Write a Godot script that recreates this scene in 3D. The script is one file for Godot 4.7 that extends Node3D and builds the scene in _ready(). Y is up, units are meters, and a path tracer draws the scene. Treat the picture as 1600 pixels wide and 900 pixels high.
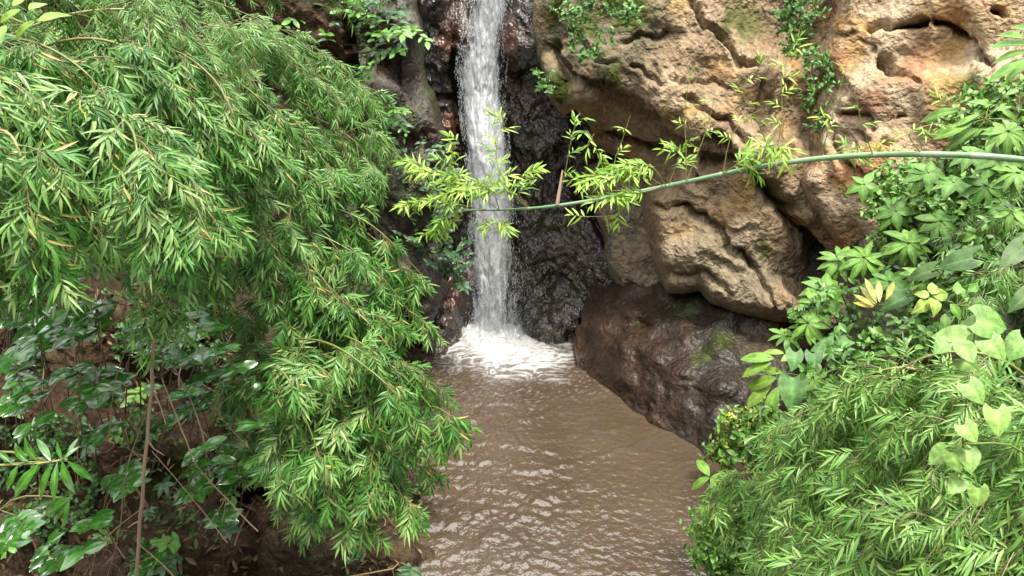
extends Node3D

const F := 1172.0            # focal length in photograph pixels (1600 wide)
const PITCH := 0.3141593     # camera looks 18 degrees down
const EYE := Vector3(0, 6.0, 0)
var rng := RandomNumberGenerator.new()
var taken := {}
var M := {}
var n_low := FastNoiseLite.new()
var n_mid := FastNoiseLite.new()
var n_ridge := FastNoiseLite.new()
var n_cell := FastNoiseLite.new()
var n_col := FastNoiseLite.new()
var n_fine := FastNoiseLite.new()

# ---------------------------------------------------------------- pixels to places
func ray(px: float, py: float) -> Vector3:
	var u := (px - 800.0) / F
	var v := (450.0 - py) / F
	return Vector3(u, -sin(PITCH) + v * cos(PITCH), -cos(PITCH) - v * sin(PITCH))
func P(px: float, py: float, d: float) -> Vector3:      # the point on that line of sight d metres ahead (horizontally)
	var r := ray(px, py)
	return EYE + r * (d / -r.z)
func on_water(px: float, py: float) -> float:           # how far ahead that line of sight meets the water
	var r := ray(px, py)
	return 6.0 / -r.y * -r.z

# ---------------------------------------------------------------- scene helpers
func numbered(called: String) -> String:
	var k: int = taken.get(called, -1) + 1
	taken[called] = k
	return called if k == 0 else "%s_%03d" % [called, k]
func thing(called: String, label: String, category: String, at: Vector3, group := "") -> Node3D:
	var o := Node3D.new()
	o.name = numbered(called)
	add_child(o)
	o.position = at
	o.set_meta("label", label)
	o.set_meta("category", category)
	if group:
		o.set_meta("group", group)
	return o
func part(called: String, mesh: Mesh, mat: Material, parent: Node3D, xf := Transform3D()) -> MeshInstance3D:
	var o := MeshInstance3D.new()
	o.name = called
	o.mesh = mesh
	o.material_override = mat
	o.transform = xf
	parent.add_child(o, true)
	return o
func structure(called: String, mesh: Mesh, mat: Material, label: String, category: String) -> MeshInstance3D:
	var o := part(numbered(called), mesh, mat, self)
	o.set_meta("kind", "structure")
	o.set_meta("label", label)
	o.set_meta("category", category)
	return o
func rock_thing(called: String, mesh: Mesh, mat: Material, label: String, group := "") -> MeshInstance3D:
	var o := part(numbered(called), mesh, mat, self)
	o.set_meta("label", label)
	o.set_meta("category", "rock")
	if group:
		o.set_meta("group", group)
	return o

# a growing list of triangles
class Geo:
	var v := PackedVector3Array()
	var n := PackedVector3Array()
	var c := PackedColorArray()
	var i := PackedInt32Array()
	func mesh() -> ArrayMesh:
		var a := []
		a.resize(Mesh.ARRAY_MAX)
		a[Mesh.ARRAY_VERTEX] = v
		a[Mesh.ARRAY_NORMAL] = n
		a[Mesh.ARRAY_COLOR] = c
		a[Mesh.ARRAY_INDEX] = i
		var m := ArrayMesh.new()
		m.add_surface_from_arrays(Mesh.PRIMITIVE_TRIANGLES, a)
		return m

func tube(g: Geo, pts: Array, r0: float, r1: float, sides: int, col: Color, col_end := Color(-1, 0, 0)) -> void:
	var m := pts.size()
	var start := g.v.size()
	var ref := Vector3(0.31, 0.17, 0.94)
	for k in m:
		var a: Vector3 = pts[max(k - 1, 0)]
		var b: Vector3 = pts[min(k + 1, m - 1)]
		var t := (b - a).normalized()
		var s := t.cross(ref).normalized()
		var w := s.cross(t)
		var f := float(k) / (m - 1)
		var r := lerpf(r0, r1, f)
		var cc := col if col_end.r < 0 else col.lerp(col_end, f)
		for q in sides:
			var ang := TAU * q / sides
			var nn := s * cos(ang) + w * sin(ang)
			g.v.append(Vector3(pts[k]) + nn * r)
			g.n.append(nn)
			g.c.append(cc)
	for k in m - 1:
		for q in sides:
			var a := start + k * sides + q
			var b := start + k * sides + (q + 1) % sides
			g.i.append_array([a, b, a + sides, b, b + sides, a + sides])

func curve(ctrl: Array, m: int) -> Array:               # smooth line through the given points
	var out := []
	var k := ctrl.size() - 1
	for j in m:
		var f := float(j) / (m - 1) * k
		var q: int = min(int(f), k - 1)
		var t := f - q
		var p0: Vector3 = ctrl[max(q - 1, 0)]
		var p1: Vector3 = ctrl[q]
		var p2: Vector3 = ctrl[q + 1]
		var p3: Vector3 = ctrl[min(q + 2, k)]
		out.append(p1.cubic_interpolate(p2, p0, p3, t))
	return out

# ---------------------------------------------------------------- leaves
const PROFILE := {
	"bamboo": [[0.0, 0.10], [0.1, 0.70], [0.3, 1.0], [0.55, 0.86], [0.8, 0.46], [1.0, 0.0]],
	"elliptic": [[0.0, 0.06], [0.14, 0.58], [0.32, 0.93], [0.5, 1.0], [0.7, 0.84], [0.88, 0.42], [1.0, 0.0]],
	"ovate": [[0.0, 0.12], [0.1, 0.68], [0.28, 1.0], [0.48, 0.92], [0.7, 0.6], [0.88, 0.2], [1.0, 0.0]],
	"heart": [[0.0, 0.6], [0.1, 0.9], [0.24, 1.0], [0.42, 0.93], [0.62, 0.7], [0.82, 0.34], [1.0, 0.0]],
	"oblong": [[0.0, 0.08], [0.08, 0.42], [0.25, 0.86], [0.48, 1.0], [0.7, 0.86], [0.88, 0.46], [1.0, 0.0]],
	"lance": [[0.0, 0.05], [0.12, 0.4], [0.35, 0.92], [0.55, 1.0], [0.75, 0.72], [0.9, 0.34], [1.0, 0.0]],
}
func width_at(kind: String, t: float) -> float:
	var p: Array = PROFILE[kind]
	for k in p.size() - 1:
		if t <= p[k + 1][0]:
			return lerpf(p[k][1], p[k + 1][1], (t - p[k][0]) / (p[k + 1][0] - p[k][0]))
	return 0.0
# one leaf blade from base along dir; up is the side that faces the light
func blade(g: Geo, base: Vector3, dir: Vector3, up: Vector3, L: float, W: float, kind: String, droop: float, fold: float, col: Color, rows := 5, cols := 1, veins := 0, twist := 0.0) -> void:
	var side := dir.cross(up).normalized()
	up = side.cross(dir).normalized()
	for h: float in [-1.0, 1.0]:
		var start := g.v.size()
		var grid := []
		for r in rows + 1:
			var t := float(r) / rows
			var hw: float = width_at(kind, t) * W * 0.5
			var a := twist * t
			var sd := side * cos(a) + up * sin(a)
			var uu := up * cos(a) - side * sin(a)
			for q in cols + 1:
				var u := float(q) / cols
				var back := 0.0
				if kind == "heart":
					back = 0.24 * L * pow(1.0 - t, 3.0) * u * u
				var y := -droop * L * t * t + fold * hw * u - fold * 0.45 * hw * u * u * (1.0 if cols > 1 else 0.0)
				if veins > 0:
					y += 0.006 * L * absf(sin((t - u * 0.3 * W / L) * PI * veins)) * (1.0 if u > 0.0 else 0.2)
					y += 0.02 * L * sin(t * 9.0 + h * 1.7) * u * u * 0.5
				grid.append(base + dir * (t * L * (1.0 - 0.25 * absf(droop) * t) - back) + sd * (h * hw * u) + uu * y)
		for r in rows + 1:
			for q in cols + 1:
				var p: Vector3 = grid[r * (cols + 1) + q]
				var r1: int = min(r + 1, rows)
				var r0: int = max(r1 - 1, 0) if r == rows else r
				var dv: Vector3 = grid[r1 * (cols + 1) + q] - grid[r0 * (cols + 1) + q]
				var rr: int = r if r < rows else rows - 1
				var du: Vector3 = grid[rr * (cols + 1) + min(q + 1, cols)] - grid[rr * (cols + 1) + max(min(q, cols - 1), 0)]
				var nn := dv.cross(du * h).normalized()
				if nn.dot(up) < 0:
					nn = -nn
				g.v.append(p)
				g.n.append(nn if nn.length() > 0.5 else up)
				var k := 1.0
				if cols > 1 and q == 0:
					k = 1.35
				g.c.append(Color(col.r * k, col.g * k, col.b * k))
		for r in rows:
			for q in cols:
				var a := start + r * (cols + 1) + q
				var b := a + cols + 1
				if h > 0:
					g.i.append_array([a, b, a + 1, a + 1, b, b + 1])
				else:
					g.i.append_array([a, a + 1, b, a + 1, b + 1, b])

func vary(c: Color, k: float) -> Color:
	var f := 1.0 + rng.randf_range(-k, k)
	var w := rng.randf_range(-k, k) * 0.5
	return Color(maxf(c.r * f * (1 + w), 0.004), c.g * f, maxf(c.b * f * (1 - w), 0.003))

# a twig with narrow leaves on both sides: lies along +x, faces +y
func spray_mesh(leaves: int, col: Color, stem: Color, leaf_len: float, leaf_w: float, twig_len: float, droop: float, spread: float) -> ArrayMesh:
	var g := Geo.new()
	var pts := []
	for k in 6:
		var t := k / 5.0
		pts.append(Vector3((t * 1.35 - 0.35) * twig_len, -0.22 * twig_len * t * t, 0))
	tube(g, pts, 0.0022, 0.0010, 3, stem)
	for k in leaves:
		var t := float(k) / (leaves - 1)
		var at := Vector3(t * twig_len, -0.22 * twig_len * pow((t + 0.35) / 1.35, 2.0), 0)
		var s := 1.0 if k % 2 == 0 else -1.0
		var ang := lerpf(spread * 1.15, spread * 0.55, t) + rng.randf_range(-0.3, 0.3)
		if k == leaves - 1:
			ang = rng.randf_range(-0.15, 0.15)
		var dir := Vector3(cos(ang), rng.randf_range(-0.5, 0.2), s * sin(ang)).normalized()
		var up := Vector3(rng.randf_range(-0.5, 0.5), 1, s * rng.randf_range(-0.9, 0.5)).normalized()
		var L := leaf_len * rng.randf_range(0.72, 1.12) * (1.0 - 0.25 * absf(t - 0.5))
		var c := vary(col, 0.22)
		if rng.randf() < 0.0035:
			c = vary(Color(0.33, 0.29, 0.09), 0.3)
		blade(g, at, dir, up, L, leaf_w * rng.randf_range(0.8, 1.15), "bamboo", droop * rng.randf_range(0.3, 1.5), rng.randf_range(0.15, 0.5), c, 5, 1, 0, rng.randf_range(-0.4, 0.4))
	return g.mesh()

# ---------------------------------------------------------------- rock relief
func seg_dist(p: Vector2, a: Vector2, b: Vector2) -> float:
	return p.distance_to(Geometry2D.get_closest_point_to_segment(p, a, b))
func poly2(a: Array) -> PackedVector2Array:
	var out := PackedVector2Array()
	for k in range(0, a.size(), 2):
		out.append(Vector2(a[k], a[k + 1]))
	return out
# outline made ragged
func ragged(poly: PackedVector2Array, step: float, amp: float, sd: int) -> PackedVector2Array:
	var out := PackedVector2Array()
	var nz := FastNoiseLite.new()
	nz.seed = sd
	nz.frequency = 0.016
	nz.fractal_octaves = 4
	for k in poly.size():
		var a := poly[k]
		var b := poly[(k + 1) % poly.size()]
		var m: int = max(1, int(a.distance_to(b) / step))
		for j in m:
			var p := a.lerp(b, float(j) / m)
			out.append(p + Vector2(nz.get_noise_2d(p.x, p.y), nz.get_noise_2d(p.x + 500, p.y + 900)) * amp)
	return out
# crack or ledge: points, half width, depth in metres, how much sharper the upper side is
func crack(pts: Array, w: float, depth: float, sharp := 1.0) -> Dictionary:
	var p := poly2(pts)
	var lo := p[0]
	var hi := p[0]
	for q in p:
		lo = lo.min(q)
		hi = hi.max(q)
	w *= 0.68
	return {"p": p, "w": w, "d": depth, "s": sharp, "lo": lo - Vector2(w, w) * 3, "hi": hi + Vector2(w, w) * 3}
func crack_at(cracks: Array, x: Vector2) -> float:
	var sum := 0.0
	for c in cracks:
		if x.x < c.lo.x or x.y < c.lo.y or x.x > c.hi.x or x.y > c.hi.y:
			continue
		var best := 1e9
		var above := false
		var p: PackedVector2Array = c.p
		for k in p.size() - 1:
			var q := Geometry2D.get_closest_point_to_segment(x, p[k], p[k + 1])
			var dd := x.distance_to(q)
			if dd < best:
				best = dd
				above = x.y < q.y
		var w: float = c.w
		if above:
			w /= c.s
		var f: float = best / w
		if f < 3.0:
			sum -= c.d * exp(-f * f)
	return sum

func relief(outline: PackedVector2Array, ctrl: Array, step: float, roll_w: float, roll_d: float, back: float, disp: Callable, tint: Callable, open_sides := false) -> ArrayMesh:
	var lo := outline[0]
	var hi := outline[0]
	for q in outline:
		lo = lo.min(q)
		hi = hi.max(q)
	var nx := int((hi.x - lo.x) / step) + 3
	var ny := int((hi.y - lo.y) / step) + 3
	lo -= Vector2(step, step)
	var inside := PackedByteArray()
	inside.resize(nx * ny)
	for y in ny:
		for x in nx:
			inside[y * nx + x] = 1 if Geometry2D.is_point_in_polygon(lo + Vector2(x, y) * step, outline) else 0
	var used := PackedByteArray()
	used.resize(nx * ny)
	var cells := PackedInt32Array()
	for y in ny - 1:
		for x in nx - 1:
			var k := y * nx + x
			if inside[k] + inside[k + 1] + inside[k + nx] + inside[k + nx + 1] >= 1:
				cells.append(k)
				used[k] = 1
				used[k + 1] = 1
				used[k + nx] = 1
				used[k + nx + 1] = 1
	var pix := PackedVector2Array()
	pix.resize(nx * ny)
	var pos := PackedVector3Array()
	pos.resize(nx * ny)
	var edge := PackedFloat32Array()
	edge.resize(nx * ny)
	var m := outline.size()
	for k in nx * ny:
		if not used[k]:
			continue
		var p := lo + Vector2(k % nx, k / nx) * step
		var best := 1e9
		var near := p
		if roll_w > 0.0 or not inside[k]:
			for j in m:
				var a := outline[j]
				var b := outline[(j + 1) % m]
				if minf(a.x, b.x) - best > p.x or maxf(a.x, b.x) + best < p.x:
					continue
				var q := Geometry2D.get_closest_point_to_segment(p, a, b)
				var dd := p.distance_to(q)
				if dd < best:
					best = dd
					near = q
		if not inside[k]:
			p = near
			best = 0.0
		pix[k] = p
		edge[k] = best
		var sw := 0.0
		var sd := 0.0
		for c: Vector3 in ctrl:
			var r2 := (p.x - c.x) * (p.x - c.x) + (p.y - c.y) * (p.y - c.y) + 900.0
			var w := 1.0 / (r2 * r2)
			sw += w
			sd += w * c.z
		var d := sd / sw
		if roll_w > 0.0 and best < roll_w:
			var f := 1.0 - best / roll_w
			d += roll_d * (1.0 - sqrt(maxf(0.0, 1.0 - f * f)))
		pos[k] = P(p.x, p.y, d)
	var nor := grid_normals(pos, used, nx, ny)
	if roll_w > 0.0:
		for pass_no in 3:
			var soft := nor.duplicate()
			for k in nx * ny:
				if used[k] and edge[k] < 16.0:
					var s := nor[k]
					for q in [k - 1, k + 1, k - nx, k + nx]:
						if q >= 0 and q < nx * ny and used[q]:
							s += nor[q]
					soft[k] = s.normalized()
			nor = soft
	var moved := PackedVector3Array()
	moved.resize(nx * ny)
	var g := Geo.new()
	var id := PackedInt32Array()
	id.resize(nx * ny)
	for k in nx * ny:
		if used[k]:
			moved[k] = pos[k] + nor[k] * disp.call(pos[k], pix[k]) * (smoothstep(-2.0, 16.0, edge[k]) if roll_w > 0.0 else 1.0)
	nor = grid_normals(moved, used, nx, ny)
	if roll_w > 0.0:
		for pass_no in 3:
			var soft := nor.duplicate()
			for k in nx * ny:
				if used[k] and edge[k] < 12.0:
					var s := nor[k]
					for q in [k - 1, k + 1, k - nx, k + nx]:
						if q >= 0 and q < nx * ny and used[q]:
							s += nor[q]
					soft[k] = s.normalized()
			nor = soft
	for k in nx * ny:
		if used[k]:
			id[k] = g.v.size()
			g.v.append(moved[k])
			g.n.append(nor[k])
			g.c.append(tint.call(pos[k], pix[k]))
	var sides := {}
	for k in cells:
		var q := [id[k], id[k + 1], id[k + nx + 1], id[k + nx]]
		g.i.append_array([q[0], q[1], q[2], q[0], q[2], q[3]])
		for e in 4:
			var a: int = q[e]
			var b: int = q[(e + 1) % 4]
			var key := Vector2i(mini(a, b), maxi(a, b))
			if sides.has(key):
				sides.erase(key)
			else:
				sides[key] = [a, b]
	var behind := {}
	for key in sides:                                  # the body goes on behind its outline
		var e: Array = sides[key]
		var ids := []
		for a: int in e:
			if not behind.has(a):
				behind[a] = g.v.size()
				g.v.append(g.v[a] + Vector3(0, 0, -back))
				g.n.append((g.n[a] * Vector3(1, 1, 0.2)).normalized())
				g.c.append(g.c[a])
			ids.append(behind[a])
		g.i.append_array([e[0], ids[0], e[1], e[1], ids[0], ids[1]])
	return g.mesh()
func grid_normals(pos: PackedVector3Array, used: PackedByteArray, nx: int, ny: int) -> PackedVector3Array:
	var nor := PackedVector3Array()
	nor.resize(nx * ny)
	for y in ny:
		for x in nx:
			var k := y * nx + x
			if not used[k]:
				continue
			var l := k - 1 if x > 0 and used[k - 1] else k
			var r := k + 1 if x < nx - 1 and used[k + 1] else k
			var u := k - nx if y > 0 and used[k - nx] else k
			var d := k + nx if y < ny - 1 and used[k + nx] else k
			var nn := (pos[d] - pos[u]).cross(pos[r] - pos[l]).normalized()
			if nn.z < 0 and nn.y < 0.2:
				nn = nn
			nor[k] = nn if nn.length() > 0.5 else Vector3(0, 0, 1)
	return nor

# ---------------------------------------------------------------- materials
func noise(sd: int, freq: float, oct: int, type := FastNoiseLite.TYPE_SIMPLEX_SMOOTH, fractal := FastNoiseLite.FRACTAL_FBM) -> FastNoiseLite:
	var n := FastNoiseLite.new()
	n.seed = sd
	n.frequency = freq
	n.noise_type = type
	n.fractal_type = fractal
	n.fractal_octaves = oct
	return n
func tex(img: Image) -> ImageTexture:
	img.generate_mipmaps()
	return ImageTexture.create_from_image(img)
func grain(sd: int, freq: float, low: float, size := 512) -> ImageTexture:   # mottle between low and 1
	var im := noise(sd, freq, 5).get_seamless_image(size, size)
	im.convert(Image.FORMAT_RGB8)
	for y in size:
		for x in size:
			var f := im.get_pixel(x, y).r
			var v := lerpf(low, 1.0, f)
			im.set_pixel(x, y, Color(v, v, v))
	return tex(im)
func bumps(sd: int, freq: float, oct: int, type := FastNoiseLite.TYPE_SIMPLEX_SMOOTH, fractal := FastNoiseLite.FRACTAL_FBM, size := 512) -> ImageTexture:
	var im := noise(sd, freq, oct, type, fractal).get_seamless_image(size, size)
	return tex(im)
func rock_mat(rough: float, spec: float, relief_cm: float, albedo_tex: Texture2D, height: Texture2D, scale: float) -> StandardMaterial3D:
	var m := StandardMaterial3D.new()
	m.vertex_color_use_as_albedo = true
	m.albedo_texture = albedo_tex
	m.roughness = rough
	m.metallic_specular = spec
	m.heightmap_enabled = true
	m.heightmap_texture = height
	m.heightmap_scale = relief_cm
	m.uv1_triplanar = true
	m.uv1_world_triplanar = true
	m.uv1_scale = Vector3.ONE * scale
	return m
func leaf_mat(rough: float, through: float, spec := 0.5) -> StandardMaterial3D:
	var m := StandardMaterial3D.new()
	m.vertex_color_use_as_albedo = true
	m.roughness = rough
	m.metallic_specular = spec
	m.backlight_enabled = true
	m.backlight = Color(through, through, through * 0.55)
	m.cull_mode = BaseMaterial3D.CULL_DISABLED
	return m
func plain(rough: float, spec := 0.5) -> StandardMaterial3D:
	var m := StandardMaterial3D.new()
	m.vertex_color_use_as_albedo = true
	m.roughness = rough
	m.metallic_specular = spec
	return m

func leaf_mottle() -> ImageTexture:                    # patchy green with a few brown specks
	var a := noise(61, 0.015, 4)
	var b := noise(62, 0.09, 2)
	var im := Image.create(256, 256, false, Image.FORMAT_RGB8)
	for y in 256:
		for x in 256:
			var v := clampf(0.86 + 0.3 * a.get_noise_2d(x, y), 0.6, 1.0)
			var c := Color(v, v, v)
			if b.get_noise_2d(x, y) > 0.5 and a.get_noise_2d(x + 300, y) > 0.12:
				c = Color(0.5, 0.38, 0.2)
			im.set_pixel(x, y, c)
	return tex(im)

func make_materials() -> void:
	var g1 := grain(11, 0.012, 0.45)
	var h1 := bumps(21, 0.02, 6)
	var h2 := bumps(22, 0.03, 5, FastNoiseLite.TYPE_CELLULAR)
	M.dry_rock = rock_mat(0.92, 0.3, 6.5, grain(12, 0.014, 0.62), h1, 0.9)
	M.wet_rock = rock_mat(0.15, 0.8, 5.0, g1, h1, 1.1)
	M.damp_rock = rock_mat(0.6, 0.5, 8.0, g1, h1, 0.9)
	M.boulder = rock_mat(0.40, 0.38, 3.0, g1, h1, 1.0)
	M.soil = rock_mat(0.95, 0.2, 4.0, g1, h1, 1.3)
	M.hill = plain(0.9, 0.2)
	M.leaf = leaf_mat(0.42, 0.42, 0.45)
	M.leaf_glossy = leaf_mat(0.2, 0.3, 0.6)
	M.leaf_lime = leaf_mat(0.45, 0.7)
	M.leaf_matte = leaf_mat(0.5, 0.5, 0.4)
	var mott := leaf_mottle()
	for m: StandardMaterial3D in [M.leaf_glossy, M.leaf_matte]:
		m.albedo_texture = mott
		m.uv1_triplanar = true
		m.uv1_scale = Vector3.ONE * 0.8
	M.bark = plain(0.85, 0.3)
	M.culm = plain(0.38)
	var w := plain(0.05, 0.85)
	w.heightmap_enabled = true
	w.heightmap_texture = bumps(31, 0.014, 4)
	w.heightmap_scale = 2.2
	w.uv1_triplanar = true
	w.uv1_world_triplanar = true
	w.uv1_scale = Vector3.ONE * 0.8
	M.pool = w
	var f := plain(0.35, 0.5)
	f.transparency = BaseMaterial3D.TRANSPARENCY_ALPHA
	M.fall = f
	M.drops = plain(0.2, 0.5)

#PART2
# ---------------------------------------------------------------- the rocks and banks
func rough_disp(p: Vector3, big: float, mid: float, fine: float) -> float:
	var s := n_low.get_noise_3dv(p) * big
	s += n_ridge.get_noise_3dv(p) * mid
	s += n_mid.get_noise_3dv(p) * fine
	return s
# eroded beds that dip to the right: each bed steps back under its own edge
func beds(p: Vector3, amp: float) -> float:
	var warp := n_low.get_noise_3d(p.x * 0.7, p.y * 0.7, p.z * 0.7) * 0.9 + n_mid.get_noise_3dv(p) * 0.10
	var s := (p.x * 0.50 + p.y * 0.86) * 1.25 + warp * 1.6
	var f := s - floorf(s)
	var saw := (1.0 - f) if f > 0.14 else f / 0.14 * 0.86
	var gate := clampf(n_low.get_noise_3d(p.x * 1.3 + 40, p.y * 1.3, p.z) * 1.8 + 0.45, 0.0, 1.0)
	return (0.5 - saw) * amp * gate * -1.0
func pits(p: Vector3, amp: float) -> float:
	var c := n_cell.get_noise_3dv(p)                    # about -1 at a cell's middle
	var on := clampf(n_low.get_noise_3d(p.x * 1.9 + 9, p.y * 1.9, p.z * 1.9 + 70) * 3.0, 0.0, 1.0)
	return -amp * on * clampf(-c - 0.62, 0.0, 0.3) / 0.3
# hollows that meet in sharp edges, stretched along the beds
func scallops(p: Vector3, amp: float, f: float) -> float:
	var a := p.x * 0.86 - p.y * 0.50 + n_low.get_noise_3dv(p * 1.4) * 0.5
	var b := p.x * 0.50 + p.y * 0.86 + n_low.get_noise_3d(p.x * 1.4 + 33, p.y * 1.4, p.z) * 0.5
	var c := n_cell.get_noise_3d(a * f * 0.62, b * f, p.z * f * 0.8) + 1.0      # 0 at the middle of a hollow
	var on := clampf(n_low.get_noise_3d(p.x * 1.1 + 21, p.y * 1.1, p.z * 1.1 + 11) * 2.4 + 0.4, 0.0, 1.0)
	return -amp * on * (1.0 - clampf(c * 1.5, 0.0, 1.0))
func wob(p: Vector3, k: float) -> Vector2:             # makes cracks run unevenly
	return Vector2(n_mid.get_noise_3dv(p), n_mid.get_noise_3d(p.x + 31, p.y, p.z + 17)) * k
func patch(p: Vector3, off: float, sharp: float, bias: float) -> float:
	return clampf(n_col.get_noise_3d(p.x + off, p.y + off * 0.7, p.z) * sharp + bias, 0.0, 1.0)
func spot(x: Vector2, cx: float, cy: float, rx: float, ry: float) -> float:
	var q := Vector2((x.x - cx) / rx, (x.y - cy) / ry)
	return clampf(1.6 - q.length() * 1.6, 0.0, 1.0)

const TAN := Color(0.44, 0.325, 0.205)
const OCHRE := Color(0.50, 0.30, 0.105)
const BUFF := Color(0.55, 0.425, 0.285)
const RUST := Color(0.30, 0.17, 0.10)
const GREY := Color(0.31, 0.26, 0.18)
const MOSS := Color(0.085, 0.11, 0.02)

func build_rocks() -> void:
	# wet rock behind the fall
	var wet_cracks := [crack([690, 380, 740, 330, 800, 300], 8, 0.15), crack([805, 425, 850, 410, 880, 402], 6, 0.12), crack([900, 300, 935, 350, 960, 400, 975, 430], 10, 0.3), crack([715, -20, 712, 100, 720, 200, 735, 330], 9, 0.35), crack([800, 120, 830, 105, 850, 95], 8, 0.2, 2.0), crack([680, 150, 720, 150], 12, 0.2, 2.0)]
	var wet := relief(poly2([480, -150, 1120, -150, 1120, 200, 1060, 470, 990, 590, 930, 610, 900, 580, 840, 545, 760, 530, 640, 590, 560, 590]), [
		Vector3(500, 0, 14.6), Vector3(640, 0, 15.0), Vector3(700, 60, 15.3), Vector3(760, -200, 16.1), Vector3(760, 0, 16.1), Vector3(760, 120, 16.1), Vector3(760, 250, 16.0), Vector3(760, 380, 15.9), Vector3(760, 500, 15.8), Vector3(680, 300, 15.0), Vector3(690, 480, 14.5), Vector3(650, 560, 13.9),
		Vector3(830, 60, 15.0), Vector3(850, 200, 15.5), Vector3(850, 330, 15.6), Vector3(870, 430, 15.3), Vector3(890, 520, 14.7), Vector3(960, 560, 14.2), Vector3(960, 300, 15.6), Vector3(1050, 250, 15.2), Vector3(1040, 430, 14.3), Vector3(930, -100, 14.8), Vector3(1100, 0, 14.5)], 3.0, 0.0, 0.0, 1.5,
		func(p, x): return (rough_disp(p, 0.30, 0.12, 0.085) + scallops(p, 0.10, 1.2) + 0.06 * n_fine.get_noise_3d(p.x, p.y * 0.7, p.z)) * (1.0 - 0.75 * clampf(1.4 - absf(x.x - 762.0) / 45.0, 0.0, 1.0)) + crack_at(wet_cracks, x),
		func(p, x):
			var c := Color(0.044, 0.034, 0.027).lerp(Color(0.075, 0.047, 0.032), patch(p, 5, 2.2, 0.2))
			c = c.lerp(Color(0.19, 0.065, 0.022), patch(p, 31, 3.0, 0.0) * clampf(spot(x, 705, 160, 40, 200) + spot(x, 800, 110, 22, 110) + spot(x, 935, 390, 14, 26), 0, 1) )
			c = c.lerp(Color(0.085, 0.035, 0.022), clampf(spot(x, 700, 480, 60, 110), 0, 1) * patch(p, 12, 2, 0.7))
			return c.lerp(MOSS * 0.7, patch(p, 77, 4, -0.5) * 0.6))
	rock_thing("rock_wall", wet, M.wet_rock, "dark wet rock wall running with water behind the waterfall")
	# grey lichen rock beside the fall
	var lich := [crack([575, 60, 610, 100, 640, 130, 655, 160], 7, 0.12), crack([650, 120, 655, 180, 668, 240], 8, 0.15)]
	var left := relief(ragged(poly2([440, -150, 640, -150, 645, 0, 655, 70, 662, 130, 680, 180, 692, 240, 700, 330, 700, 430, 670, 520, 610, 560, 480, 560, 420, 300]), 14, 10, 5), [
		Vector3(460, 0, 12.4), Vector3(580, -100, 13.4), Vector3(600, 60, 13.2), Vector3(590, 160, 12.7), Vector3(640, 110, 13.6), Vector3(655, 230, 13.2), Vector3(620, 300, 12.7), Vector3(690, 350, 13.6), Vector3(480, 300, 11.5), Vector3(560, 480, 11.8), Vector3(660, 500, 13.2)], 4.0, 26.0, 1.2, 1.5,
		func(p, x): return rough_disp(p, 0.35, 0.16, 0.06) + crack_at(lich, x),
		func(p, x):
			var c := Color(0.10, 0.085, 0.065).lerp(Color(0.20, 0.18, 0.15), patch(p, 3, 3.5, 0.1))
			c = c.lerp(Color(0.10, 0.05, 0.03), patch(p, 51, 3.0, -0.2))
			return c.lerp(MOSS, patch(p, 91, 3.0, 0.0) * 0.75))
	rock_thing("rock_outcrop", left, M.damp_rock, "grey lichen covered rock outcrop beside the waterfall, mossy at its foot")
	# shaded rock pillar under the overhang
	var pil := relief(ragged(poly2([905, 260, 1090, 240, 1090, 470, 1030, 500, 960, 490, 952, 430, 946, 380, 930, 330]), 12, 10, 8), [
		Vector3(920, 270, 15.2), Vector3(960, 330, 14.7), Vector3(1000, 330, 14.3), Vector3(1060, 300, 14.3), Vector3(965, 430, 14.4), Vector3(1010, 430, 13.9), Vector3(1060, 440, 13.6)], 4.0, 22.0, 0.7, 1.2,
		func(p, x): return rough_disp(p, 0.25, 0.12, 0.05),
		func(p, x): return Color(0.40, 0.30, 0.19).lerp(Color(0.31, 0.26, 0.18), patch(p, 8, 2.5, 0.3)))
	rock_thing("rock_pillar", pil, M.damp_rock, "olive brown rock pillar in the shade beneath the overhanging cliff")
	# tan cliff with ledges
	var ledges := [
		crack([866, 70, 885, 118, 930, 132, 975, 150, 1000, 172, 1040, 200, 1062, 225, 1095, 243, 1140, 262], 17, 0.42, 2.6),
		crack([940, 205, 985, 215, 1030, 232, 1070, 258, 1090, 280], 13, 0.28, 2.2),
		crack([975, 62, 1005, 52, 1030, 60, 1040, 48], 8, 0.14, 2.2), crack([1075, -10, 1100, 35, 1125, 52, 1145, 75, 1152, 98, 1190, 96], 8, 0.22, 1.6),
		crack([1015, 318, 1040, 322, 1062, 318, 1090, 333, 1117, 350, 1135, 385, 1160, 400, 1176, 415], 9, 0.26, 1.5),
		crack([1120, 215, 1165, 262, 1205, 295, 1240, 335, 1272, 385, 1290, 430, 1300, 470], 22, 0.62, 2.4),
		crack([1180, 412, 1190, 440, 1210, 470, 1215, 492], 6, 0.12, 1.2), crack([1208, 428, 1222, 421, 1236, 434], 5, 0.07, 2.0),
		crack([985, 100, 1010, 112, 1030, 130], 6, 0.12, 2.0), crack([1050, 118, 1075, 128, 1110, 122, 1140, 140], 6, 0.10, 2.2), crack([905, 55, 925, 85, 960, 95], 9, 0.15, 1.5),
		crack([1070, 150, 1105, 175, 1140, 190, 1170, 225], 8, 0.15, 2.2), crack([1040, 430, 1075, 432, 1100, 430, 1125, 445, 1140, 462], 9, 0.16, 0.8), crack([1192, 130, 1185, 180, 1200, 215], 8, 0.14, 1.5)]
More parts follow.
